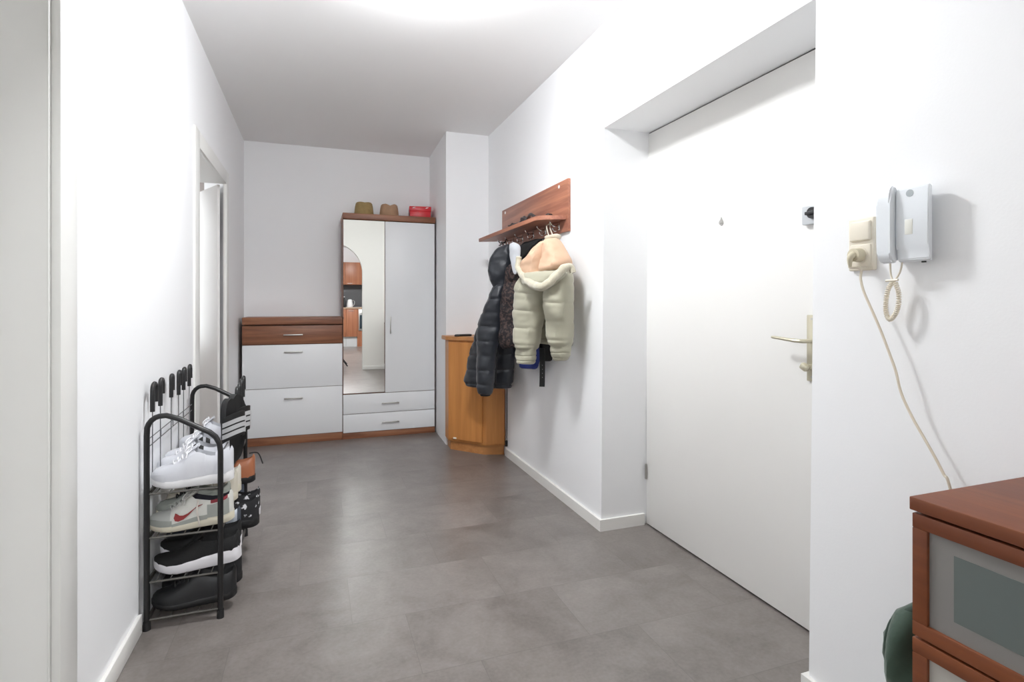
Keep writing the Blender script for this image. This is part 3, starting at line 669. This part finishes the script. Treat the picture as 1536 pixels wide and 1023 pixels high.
bm = nb(); tube(bm, cr([(1.12, .80, .36), (1.10, .795, .44), (1.09, .775, .51), (1.10, .745, .548), (1.14, .735, .556)], 6), .007, 8, flat=.4); part('strap', bm, mat('green_webbing', (.03, .055, .04), .7), t)

# ================================================================== SHOE RACK
YN, YFR = 2.25, 3.00; XW, XF_ = -.562, -.330; RT = .0095
t = thing('shoe_rack', 'black tubular metal shoe rack with four shelves against the left wall', 'shoe rack', (-.446, 2.62, 0))
for y in (YN, YFR):
    bm = nb()
    pts = [(XW, y, 0.014), (XW, y, .3), (XW, y, .62), (XW, y, .685)]+[(XW+.045-.045*math.cos(a), y, .700+.052*math.sin(a)) for a in (.25, .55, .85, 1.15, 1.42)]
    pts += [(XW+.06, y, .7525), (XW+.10, y, .7375), (XF_-.055, y, .693), (XF_-.035, y, .682), (XF_-.016, y, .664), (XF_-.004, y, .640), (XF_, y, .612), (XF_, y, .45), (XF_, y, .2), (XF_, y, .014)]
    tube(bm, pts, RT, 14)
    fr = part('side_frame', bm, M_BLACKM, t)
    for x in (XW, XF_):
        bm = nb(); cyl(bm, (x, y, 0), (x, y, .030), .0125, 16, .0115); part('foot_cap', bm, M_RUB, fr)
SH = (.478, .322, .166, .034)
for z in SH:
    bm = nb()
    for x in (XW, XF_): box(bm, x-.003, x+.003, YN, YFR, z-.012, z+.004)
    for y in (YN, YFR): tube(bm, [(XW, y, z), (XF_, y, z)], .004, 8)
    for k in range(5): x = XW+.03+k*.043; tube(bm, [(x, YN, z+.004), (x, YFR, z+.004)], .0022, 6)
    for k in range(1, 8): y = YN+(YFR-YN)*k/8; tube(bm, [(XW, y, z), (XF_, y, z)], .0022, 6)
    part('shelf', bm, M_RAIL, t)
bm = nb()
for z in (.668, .640): tube(bm, [(XW, YN, z), (XW, YFR, z)], .0018, 6)
for k in range(1, 4): y = YN+(YFR-YN)*k/4; tube(bm, [(XW, y, .668), (XW, y, .640)], .0018, 6)
part('back_rail', bm, M_WIRE, t)
bm = nb(); tube(bm, [(XF_, YN, .600), (XF_, YFR, .600)], .0028, 8); part('front_rail', bm, M_WIRE, t)
def hook(x, y, zt, zb, w=.032, hl=.075, sh=.045, base=.478, dx=0, lean=0):
    bm = nb(); tube(bm, [(x, y-w/2, base), (x, y-w/2, zb), (x, y-w/2, zt-hl)], .0018, 6)
    h = part('hook', bm, M_WIRE, t, 'thin wire boot hook')
    zc = zt-w/2-.006
    pts = [(x, y-w/2, zt-hl), (x, y-w/2+lean, zc-.012), (x+dx*.1, y-w/2+lean, zc)]+[(x+dx*(.5-.5*math.cos(a)), y+lean-w/2*math.cos(a), zc+w/2*math.sin(a)) for a in (.4, .8, 1.2, PI/2, 1.95, 2.35, 2.75)]+[(x+dx, y+w/2+lean, zc), (x+dx, y+w/2+lean, zc-sh*.5), (x+dx, y+w/2+lean, zc-sh)]
    bm = nb(); tube(bm, pts, .0078, 10); part('hook_tip', bm, M_RUB, h, 'black rubber hook tip')
for (u, v), (w, hl, sh) in zip([(231.6, 572.7), (242.4, 566.4), (258, 560.5), (269.3, 555), (276.6, 550.7), (284.9, 546.4)],
                               [(.050, .105, .045), (.034, .105, .040), (.026, .095, .05), (.034, .105, .045), (.032, .10, .045), (.030, .10, .045)]):
    p = px(u, v, XW+.004); hook(XW+.004, p.y, p.z, .60, w, hl, sh)
for y, z in ((2.95, .800), (2.88, .795), (2.80, .785), (2.72, .78)):
    hook(XF_-.002, y, z, .60, .034, .10, .045, .478)

# ------------------------------------------------------------------ shoes
def lerp_tab(tab, t):
    for (a, x), (b, y) in zip(tab, tab[1:]):
        if t <= b: 
            k = (t-a)/(b-a); k = k*k*(3-2*k)*.5+k*.5
            return x+(y-x)*k
    return tab[-1][1]
WT = [(0, 0), (.012, .26), (.04, .50), (.09, .72), (.18, .90), (.30, 1), (.45, .92), (.60, .80), (.78, .74), (.90, .70), (.955, .56), (.985, .34), (1, 0)]
HT = [(0, .12), (.05, .30), (.12, .42), (.25, .52), (.38, .68), (.50, .92), (.56, 1.0), (.66, .86), (.76, .76), (.88, .82), (.96, .90), (1, .70)]
def shoe(name, label, loc, L=.28, Wd=.102, sole_h=.028, up_h=.098, rot=0, pitch=0, roll=0, ms=None, mu=None, ml=None, mlace=None, laces=True, spring=.018, group=None, heel_sole=1.25, extra=None, cat='shoe', mtoe=None):
    t = thing(name, label, cat, loc, group); ORG[t.name] = Vector((0, 0, 0))
    X = lambda q: -L/2+L*q
    def wd(q): return lerp_tab(WT, q)*Wd/2
    def zb(q): return spring*max(0, 1-q/.30)**2+.006*max(0, (q-.9)/.1)
    def zs(q): return zb(q)+sole_h*(.85+(heel_sole-.85)*min(1, max(0, (q-.15)/.6)))
    # sole
    bm = nb(); qs = [0.0, .006, .02, .05, .09, .14, .2, .28, .36, .45, .54, .63, .72, .80, .87, .92, .955, .98, .994, 1.0]
    rings = []
    for f, k in ((0, .90), (.12, .98), (.5, 1.03), (.88, 1.02), (1, .97)):
        ring = []
        for q in qs[:-1]: ring.append((X(.5+(q-.5)*(.99+.012*k)), -wd(max(q, .003))*k, zb(q)+(zs(q)-zb(q))*f))
        for q in qs[:0:-1]: ring.append((X(.5+(q-.5)*(.99+.012*k)), wd(min(q, .997))*k, zb(q)+(zs(q)-zb(q))*f))
        rings.append(ring)
    loft(bm, rings); part('sole', bm, ms, t, ang=50)
    # upper
    def hh(q): return lerp_tab(HT, q)*up_h
    def op(q):
        if q < .50 or q > .975: return 0
        a = min(1, (q-.50)/.05); b = min(1, (.975-q)/.02); return min(a, b)
    QS = [.012, .025, .05, .08, .12, .17, .22, .28, .34, .40, .46, .50, .53, .56, .61, .67, .73, .79, .85, .90, .935, .955, .965, .975, .985, .994]
    rings = []; no = 9; ni = 4
    for q in QS:
        w = wd(q)*.985; h = hh(q); z0 = zs(q)-.004; o = op(q); half = []
        rim = PI/2*(.62 if o else .8)
        amax = PI/2*(1-o*.40)
        for k in range(no):
            a = amax*k/(no-1)
            half.append((w*math.cos(a)**.75, z0+h*math.sin(a)**.9))
        yr, zr = half[-1]
        for k in range(1, ni+1):
            f = k/ni
            half.append((yr*(1-f)*(1-.15*o*(1-f)) if o else yr*(1-f), zr-(o*h*.75)*min(1, f*1.6)))
        ring = [(X(q), -y, z) for y, z in half]+[(X(q), y, z) for y, z in half[-2::-1]]
        rings.append(ring)
    bm = nb(); nn_ = len(rings[0])
    R = loft(bm, rings, closed=False, cap=False, mi=lambda i, j: 1 if (no-1 <= j < nn_-no and op(QS[i])+op(QS[min(i+1, len(QS)-1)]) > 0) else (2 if mtoe and i < 7 and j not in () else 0))
    bm.faces.new(R[0]); bm.faces.new(R[-1])
    up = part('upper', bm, [mu, ml or mu, mtoe or mu], t, ang=60)
    def side(q, f, out=.0012):      # point on the near (-Y) side of the upper, f = relative angle
        a = PI/2*f; w = wd(q)*.985; h = hh(q); z0 = zs(q)-.004
        return Vector((X(q), -(w*math.cos(a)**.75+out), z0+h*math.sin(a)**.9+out*f))
    # tongue
    bm = nb(); rr = []
    for i, q in enumerate((.36, .42, .48, .53, .565)):
        z = zs(q)+hh(q)*(.96+.02*i); w = .016+.002*i
        rr.append([(X(q), -w, z-.004), (X(q), -w*.5, z+.002), (X(q), w*.5, z+.002), (X(q), w, z-.004), (X(q)+.004, w*.5, z-.008), (X(q)+.004, -w*.5, z-.008)])
    loft(bm, rr); part('tongue', bm, mu, t)
    if laces:
        bm = nb()
        for i in range(5):
            q = .27+.052*i; w = .018; z = zs(q)+hh(q)*.985
            tube(bm, cr([(X(q)+.004, -w, z-.006), (X(q), -w*.5, z+.004), (X(q)-.002, w*.5, z+.004), (X(q)+.002, w, z-.006)], 4), .0028, 6)
            if i < 4: tube(bm, cr([(X(q)+.004, -w, z-.005), (X(q)+.012, 0, z+.007), (X(q+.052)+.002, w, zs(q+.052)+hh(q+.052)*.985-.005)], 4), .0025, 6)
        q = .49; z = zs(q)+hh(q)*.96
        for s in (-1, 1):
            tube(bm, cr([(X(q), 0, z+.006), (X(q)-.004, s*.016, z+.016), (X(q)-.018, s*.034, z+.004), (X(q)-.014, s*.028, z-.008), (X(q), s*.008, z+.004)], 4), .0026, 6)
            tube(bm, cr([(X(q), 0, z+.006), (X(q)-.010, s*.020, z+.004), (X(q)-.014, s*.040, z-.022)], 4), .0024, 6)
        part('laces', bm, mlace, t)
    if extra: extra(t, side, X, wd, zs, hh)
    t.rotation_euler = (roll, pitch, rot)
    return t
def swoosh(m):
    def f(t, side, X, wd, zs, hh):
        up = [(.34, .46), (.36, .40), (.39, .30), (.43, .245), (.48, .24), (.53, .28), (.59, .36), (.65, .43)]
        lo = [(.34, .46), (.325, .30), (.34, .17), (.375, .12), (.435, .13), (.50, .20), (.56, .29), (.65, .42)]
        bm = nb(); a = [bm.verts.new(side(q, v, .0030)) for q, v in up]; b = [bm.verts.new(side(q, v, .0030)) for q, v in lo]
        for i in range(len(a)-1):
            bm.faces.new([a[i], a[i+1], b[i+1], b[i]] if i else [a[0], a[1], b[1]])
        r = bmesh.ops.extrude_face_region(bm, geom=list(bm.faces)); bmesh.ops.translate(bm, verts=[v for v in r['geom'] if isinstance(v, bmesh.types.BMVert)], vec=(0, .0025, 0))
        bmesh.ops.remove_doubles(bm, verts=bm.verts, dist=1e-6)
        part('side_emblem', bm, m, t, 'curved tick emblem')
    return f
def trainer_extra(t, side, X, wd, zs, hh):
    swoosh(mat('dull_red_suede', (.25, .022, .022), .7))(t, side, X, wd, zs, hh)
    def patch(name, q0, q1, f0, f1, m, out=.0022, n=8, k=5):
        bm = nb(); g = [[bm.verts.new(side(q0+(q1-q0)*i/n, f0(i/n)+(f1(i/n)-f0(i/n))*j/k, out)) for j in range(k+1)] for i in range(n+1)]
        for i in range(n):
            for j in range(k): bm.faces.new((g[i][j], g[i+1][j], g[i+1][j+1], g[i][j+1]))
        r = bmesh.ops.extrude_face_region(bm, geom=list(bm.faces)); bmesh.ops.translate(bm, verts=[v for v in r['geom'] if isinstance(v, bmesh.types.BMVert)], vec=(0, .002, 0))
        part(name, bm, m, t)
    g = mat('grey_suede', (.30, .315, .29), .85, var=.1)
    patch('toe_patch', .04, .30, lambda x: .02, lambda x: .42-.2*x, g)
    patch('heel_patch', .70, .955, lambda x: .02, lambda x: .40+.05*x, g)
    patch('heel_panel', .74, .94, lambda x: .46, lambda x: .60, mat('dark_red_mesh', (.22, .02, .03), .7))
    patch('side_band', .30, .70, lambda x: .0, lambda x: .08+.02*x, g)
    bm = nb(); p0 = side(.60, .58, .004); p1 = side(.60, .28, .006)
    tube(bm, cr([tuple(p0), tuple(p1+Vector((-.003, -.003, 0))), tuple(side(.605, .03, .010)), (X(.61), -wd(.6)-.008, zs(.6)-.020)], 5), .0030, 8, flat=.6); part('lace_end', bm, mat('lace_pinkish', (.60, .55, .50), .8), t, 'loose lace end')
lw = mat('white_leather', (.62, .63, .67), .45, bump=.2, bscale=60, var=.03)
lwb = mat('white_rubber', (.80, .80, .81), .55); lgrey = mat('light_grey_lining', (.42, .43, .46), .8)
lace_w = mat('white_lace', (.78, .78, .80), .8)
blk_u = mat('black_knit', (.006, .006, .0065), .8, bump=.5, bscale=300, var=.3); blk_s = mat('black_sole', (.008, .008, .0085), .6)
blk_l = mat('black_leather', (.008, .0085, .010), .5, var=.2); blk_lace = mat('black_lace', (.02, .02, .02), .8)
cream_s = mat('cream_rubber', (.66, .62, .50), .55); offw = mat('off_white_mesh', (.60, .60, .56), .75, bump=.4, bscale=250, var=.06)
green_g = mat('grey_green_mesh', (.25, .265, .24), .8, bump=.4, bscale=250, var=.12)
midso = mat('white_foam', (.76, .75, .78), .5); navy_u = mat('navy_grey_mesh', (.05, .062, .085), .6, var=.2); silver = mat('silver_overlay', (.40, .43, .48), .35, .2)
def side_panels(m, spans):
    def f(t, side, X, wd, zs, hh):
        for nm, q0, q1, f0, f1 in spans:
            bm = nb(); n, k = 7, 4
            g = [[bm.verts.new(side(q0+(q1-q0)*i/n, f0+(f1-f0)*j/k, .0022)) for j in range(k+1)] for i in range(n+1)]
            for i in range(n):
                for j in range(k): bm.faces.new((g[i][j], g[i+1][j], g[i+1][j+1], g[i][j+1]))
            r = bmesh.ops.extrude_face_region(bm, geom=list(bm.faces)); bmesh.ops.translate(bm, verts=[v for v in r['geom'] if isinstance(v, bmesh.types.BMVert)], vec=(0, .002, 0))
            part(nm, bm, m, t)
    return f
S0 = [z+.0045 for z in SH]; XS = -.425
# top shelf
wp = side_panels(lw, [('toe_cap_overlay', .03, .20, .02, .34), ('quarter_overlay', .42, .66, .02, .62), ('heel_overlay', .78, .95, .02, .80)])
shoe('white_sneaker', 'white leather low-top sneaker at the near end of the top rack shelf', (XS-.005, 2.318, S0[0]), .272, .106, .030, .108, 0.02, 0, 0, lwb, lw, lgrey, lace_w, extra=wp, mtoe=lw)
wp2 = side_panels(mat('black_stripe', (.02, .02, .02), .6), [('dark_stripe', .50, .56, .15, .60), ('dark_stripe', .60, .66, .15, .60)])
shoe('striped_sneaker', 'white sneaker with small dark stripes, second from the near end on the top shelf', (XS-.026, 2.440, S0[0]), .255, .102, .028, .118, -.05, 0, 0, lwb, lw, lgrey, lace_w, extra=wp2)
shoe('striped_sneaker', 'white striped sneaker, third from the near end on the top shelf', (XS-.026, 2.560, S0[0]), .255, .102, .028, .118, .04, 0, 0, lwb, lw, lgrey, lace_w, extra=wp2)
shoe('white_sneaker', 'plain white sneaker, farthest one on the top shelf', (XS-.030, 2.80, S0[0]), .250, .10, .028, .12, .0, 0, 0, lwb, lw, lgrey, lace_w)
# third shelf from the floor
shoe('running_trainer', 'grey and white trainer with a dark red curved emblem at the near rack end', (XS-.008, 2.322, S0[1]), .282, .104, .026, .096, 0, -.04, 0, cream_s, offw, mat('dark_lining', (.015, .015, .025), .8), mat('grey_lace', (.45, .45, .43), .8), extra=trainer_extra, mtoe=mat('silver_grey_mesh', (.42, .43, .41), .6, var=.08))
shoe('running_trainer', 'grey-green trainer half hidden behind the red emblem trainer', (XS-.024, 2.440, S0[1]), .258, .104, .026, .100, 0, 0, 0, cream_s, green_g, None, blk_lace)
shoe('canvas_shoe', 'cream canvas shoe in the middle of the second shelf from the top', (XS-.014, 2.560, S0[1]), .258, .10, .028, .10, .03, 0, 0, cream_s, mat('cream_canvas', (.58, .54, .45), .8), None, lace_w)
shoe('canvas_shoe', 'cream canvas shoe beside the brown leather shoe on the second shelf', (XS-.014, 2.675, S0[1]), .258, .10, .028, .10, -.03, 0, 0, cream_s, mat('cream_canvas_pale', (.64, .60, .52), .8), None, lace_w)
copper = mat('copper_leather', (.36, .13, .06), .35, var=.2)
def lacebit(t, side, X, wd, zs, hh):
    bm = nb(); tube(bm, cr([(X(.9), .02, zs(.9)+hh(.9)), (X(1.04), .0, zs(.9)+hh(.9)*1.02), (X(1.12), -.02, zs(.9)+hh(.9)*.55)], 5), .0028, 6); part('loose_lace', bm, blk_lace, t)
shoe('brown_shoe', 'copper brown leather shoe poking out near the far rack post', (XS+.022, 2.800, S0[1]), .275, .098, .024, .115, 0, 0, 0, blk_s, copper, None, blk_lace, extra=lacebit)
# second shelf from the floor
shoe('slip_on_trainer', 'black knit trainer with a thick white sole at the near rack end', (XS+.012, 2.330, S0[2]), .288, .106, .036, .070, .02, -.05, 0, midso, blk_u, None, blk_lace, laces=False, heel_sole=1.35, spring=.026)
shoe('slip_on_trainer', 'black knit trainer with a white sole, behind the nearest one', (XS+.0, 2.450, S0[2]), .285, .104, .034, .080, 0, 0, 0, midso, blk_u, None, blk_lace, laces=False, spring=.024)
shoe('sport_shoe', 'navy and silver sport shoe in the middle of the third shelf down', (XS-.010, 2.560, S0[2]), .275, .10, .028, .108, .03, 0, 0, midso, navy_u, None, lace_w, extra=side_panels(silver, [('silver_overlay', .45, .72, .05, .5), ('heel_overlay', .80, .95, .05, .7)]))
shoe('sport_shoe', 'second navy and silver sport shoe, at the far end of its shelf', (XS-.026, 2.905, S0[2]), .255, .10, .028, .105, -.02, 0, 0, midso, navy_u, None, lace_w, extra=side_panels(lw, [('white_overlay', .74, .93, .10, .7)]))
spk = speckle('black_white_print', (.015, .015, .017), (.70, .70, .72), 38, .60)
shoe('speckled_sneaker', 'black sneaker with white speckles, beside the navy and silver shoe', (XS+.045, 2.672, S0[2]), .285, .104, .030, .118, .0, 0, 0, blk_s, spk, None, lace_w)
shoe('speckled_sneaker', 'black and white speckled sneaker, farther of the speckled two', (XS+.040, 2.785, S0[2]), .285, .104, .030, .112, .0, 0, 0, midso, spk, None, lace_w)
# bottom shelf
shoe('leather_shoe', 'black leather shoe at the near end of the bottom shelf', (XS-.0, 2.325, S0[3]), .280, .104, .022, .105, .0, 0, 0, blk_s, blk_l, None, blk_lace)
shoe('leather_shoe', 'black leather shoe, second from the near end on the bottom shelf', (XS+.005, 2.447, S0[3]), .280, .104, .022, .115, .0, 0, 0, blk_s, blk_l, None, blk_lace)
shoe('dark_boot', 'black suede shoe in the middle of the bottom shelf', (XS-.018, 2.572, S0[3]), .262, .104, .026, .118, .0, 0, 0, blk_s, blk_u, None, blk_lace)
shoe('dark_boot', 'black suede shoe, fourth from the near end on the bottom shelf', (XS-.018, 2.70, S0[3]), .262, .104, .026, .118, .0, 0, 0, blk_s, blk_u, None, blk_lace)

# slides standing upright on the top shelf
def slide(loc, label, rotz):
    t = thing('slide_sandal', label, 'sandal', loc, 'striped slides on the top shelf'); ORG[t.name] = Vector((0, 0, 0))
    L, Wd = .285, .100
    bm = nb(); qs = [0, .01, .03, .07, .13, .2, .3, .4, .5, .6, .7, .8, .88, .94, .98, 1.0]
    rings = []
    for d, k in ((-.014, .93), (-.010, 1), (.006, 1.02), (.012, .96)):
        bend = lambda q: .016*math.sin(PI*q)
        ring = [(d+bend(q), -lerp_tab(WT, max(q, .004))*Wd/2*k, L*(1-q)) for q in qs[:-1]]+[(d+bend(q), lerp_tab(WT, min(q, .996))*Wd/2*k, L*(1-q)) for q in qs[:0:-1]]
        rings.append(ring)
    loft(bm, rings); part('footbed', bm, blk_s, t, ang=50)
    def arc(a, z, o=0): return Vector((.006+(.040+o)*math.sin(a)**.8+.010, -(Wd/2+.006+o)*math.cos(a), z))
    bm = nb(); AN = [PI*k/20 for k in range(21)]
    zz = [.118, .125, .16, .19, .210, .217]
    g = [[bm.verts.new(arc(max(a, 1e-4) if a < 3 else min(a, PI-1e-4), z+.02*math.sin(a), 0)) for z in zz] for a in AN]
    for i in range(20):
        for j in range(5): bm.faces.new((g[i][j], g[i+1][j], g[i+1][j+1], g[i][j+1]))
    bmesh.ops.recalc_face_normals(bm, faces=bm.faces)
    bmesh.ops.solidify(bm, geom=list(bm.faces), thickness=.005)
    st = part('strap', bm, blk_s, t)
    for zc in (.140, .1635, .187):
        bm = nb()
        g = [[bm.verts.new(arc(min(max(a, .02), PI-.02), z+.02*math.sin(a), .0035)) for z in (zc-.0088, zc+.0088)] for a in [PI*k/20 for k in range(21)]]
        for i in range(20): bm.faces.new((g[i][0], g[i+1][0], g[i+1][1], g[i][1]))
        bmesh.ops.solidify(bm, geom=list(bm.faces), thickness=.0022)
        part('white_stripe', bm, lwb, st, 'white stripe')
    t.rotation_euler = (0, 0.02, rotz)
slide((-.338, 2.475, S0[0]), 'black slide sandal with white stripes standing upright, nearer the camera', -.5)
slide((-.330, 2.590, S0[0]), 'black slide sandal with white stripes standing upright, the farther one', -.5)

# ================================================================== KITCHEN (seen in the mirror)
M_KW = wood('kitchen_wood', (.30, .105, .050), (.45, .18, .09), 2, .4, .6); M_KC = mat('worktop', (.45, .30, .20), .4); M_KB = mat('backsplash', (.085, .085, .09), .4)
KY = -5.3
bm = nb(); box(bm, -1.8, 2.6, KY+.001, KY+.012, 1.0, 1.574); t0 = single('kitchen_backsplash', bm, M_KB, 'dark grey kitchen backsplash seen in the mirror', 'backsplash')
bm = nb(); box(bm, -1.8, 2.6, KY+.001, KY+.62, .955, .990, .004); single('kitchen_worktop', bm, M_KC, 'brown kitchen worktop seen in the mirror', 'worktop')
ks = 'brown kitchen cupboards'
for i, (x0, x1) in enumerate(((-.20, .28), (.28, .70), (.70, .97))):
    t = thing('base_cabinet', ['brown base cabinet, farthest from the oven', 'brown base cabinet in the middle of the kitchen row', 'narrow brown base cabinet right beside the oven'][i], 'cabinet', ((x0+x1)/2, KY+.3, 0), ks)
    bm = nb(); box(bm, x0+.002, x1-.002, KY+.002, KY+.58, .25, .954); part('body', bm, M_KW, t)
    bm = nb(); box(bm, x0+.004, x1-.004, KY+.581, KY+.60, .254, .95, .002); d = part('door', bm, M_KW, t)
    bm = nb(); box(bm, x0+.06, x0+.18, KY+.60, KY+.615, .90, .91); part('handle', bm, M_STEEL, d)
    bm = nb(); box(bm, x0+.002, x1-.002, KY+.002, KY+.54, 0, .249); part('plinth', bm, mat('pale_plinth', (.6, .6, .6), .4), t)
for i, (x0, x1) in enumerate(((-.20, .25), (.25, .68), (.68, 1.10), (1.10, 1.6))):
    t = thing('wall_cabinet', ['brown wall cupboard, farthest from the cooker hood', 'brown wall cupboard, second from the far end', 'brown wall cupboard above the kettle', 'brown wall cupboard above the oven'][i], 'cabinet', ((x0+x1)/2, KY+.18, 1.575), ks+' above')
    bm = nb(); box(bm, x0+.002, x1-.002, KY+.002, KY+.34, 1.575, 2.15); part('body', bm, M_KW, t)
    bm = nb(); box(bm, x0+.004, x1-.004, KY+.341, KY+.36, 1.578, 2.147, .002); d = part('door', bm, M_KW, t)
    bm = nb(); box(bm, x0+.06, x0+.18, KY+.36, KY+.374, 1.60, 1.61); part('handle', bm, M_STEEL, d)
t = thing('oven', 'built-in oven with dark glass seen in the mirror', 'oven', (1.27, KY+.3, 0))
bm = nb(); box(bm, .972, 1.57, KY+.002, KY+.58, 0, .954); part('body', bm, M_KW, t)
bm = nb(); box(bm, 1.0, 1.55, KY+.581, KY+.60, .40, .945, .004); fr = part('front', bm, M_STEEL, t)
bm = nb(); box(bm, 1.03, 1.52, KY+.601, KY+.606, .45, .80, .002); part('oven_glass', bm, mat('oven_glass', (.02, .035, .05), .1), fr)
bm = nb(); tube(bm, [(1.04, KY+.63, .84), (1.51, KY+.63, .84)], .008, 8); box(bm, 1.06, 1.07, KY+.60, KY+.63, .835, .845); box(bm, 1.48, 1.49, KY+.60, KY+.63, .835, .845); part('handle', bm, M_CHROME, fr)
t = thing('kettle', 'silver kettle on the kitchen worktop seen in the mirror', 'kettle', (.80, KY+.36, .991))
bm = nb(); lathe(bm, [(.07, .991), (.075, 1.0), (.07, 1.08), (.055, 1.17), (.045, 1.19), (.01, 1.20)], (.80, KY+.36, 0), 24); part('body', bm, M_WHT, t)
bm = nb(); tube(bm, cr([(.86, KY+.36, 1.17), (.91, KY+.36, 1.15), (.905, KY+.36, 1.06), (.868, KY+.36, 1.03)], 5), .009, 8); part('handle', bm, M_CHROME, t)
t = thing('bottle', 'dark bottle beside the kettle seen in the mirror', 'bottle', (.66, KY+.36, .991))
bm = nb(); lathe(bm, [(.035, .991), (.037, 1.0), (.037, 1.15), (.014, 1.20), (.013, 1.25)], (.66, KY+.36, 0), 20); part('body', bm, M_RUB, t)
bm = nb(); lathe(bm, [(.015, 1.2505), (.015, 1.27)], (.66, KY+.36, 0), 16); part('cap', bm, M_WHT, t)
# chair by the arch, only its legs show in the mirror
t = thing('folding_chair', 'black folding chair in the kitchen, its legs showing at the mirror edge', 'chair', (.20, -.55, 0))
for y in (-.72, -.38):
    bm = nb(); tube(bm, [(.02, y, .012), (.36, y, .90)], .011, 10); part('leg', bm, M_BLACKM, t)
    bm = nb(); tube(bm, [(.44, y, .012), (.10, y, .46)], .011, 10); part('leg', bm, M_BLACKM, t)
bm = nb(); box(bm, .02, .36, -.74, -.36, .455, .475, .006); part('seat', bm, M_RUB, t)
bm = nb(); box(bm, .335, .355, -.72, -.38, .72, .88, .006, rot=Matrix.Rotation(.35, 3, 'Y')); part('backrest', bm, M_RUB, t)

# ================================================================== CAMERA, WORLD, VIEW
cam = bpy.data.cameras.new('camera'); co = bpy.data.objects.new('camera', cam); C.objects.link(co)
co.location = (0, 0, H); co.rotation_euler = (PI/2, 0, -A)
cam.sensor_width = 36; cam.lens = F/1536*36; cam.shift_y = (CY-511.5)/1536; cam.clip_start = .02
sc = bpy.context.scene; sc.camera = co
w = bpy.data.worlds.new('world'); sc.world = w; w.use_nodes = True
w.node_tree.nodes['Background'].inputs[0].default_value = (.8, .85, .9, 1); w.node_tree.nodes['Background'].inputs[1].default_value = .3
sc.view_settings.view_transform = 'Standard'; sc.view_settings.look = 'None'; sc.view_settings.gamma = 1; sc.view_settings.use_curve_mapping = False
sc.view_settings.exposure = 0.0
sc.cycles.use_denoising = True
sc.cycles.max_bounces = 14; sc.cycles.diffuse_bounces = 8; sc.cycles.glossy_bounces = 6
sc.cycles.sample_clamp_indirect = 12
for o in list(C.objects):
    if o.parent is None and o.location.y < -4 and o.get('category') and o.name.split('.')[0] != 'ceiling_lamp': o.location.x -= .14
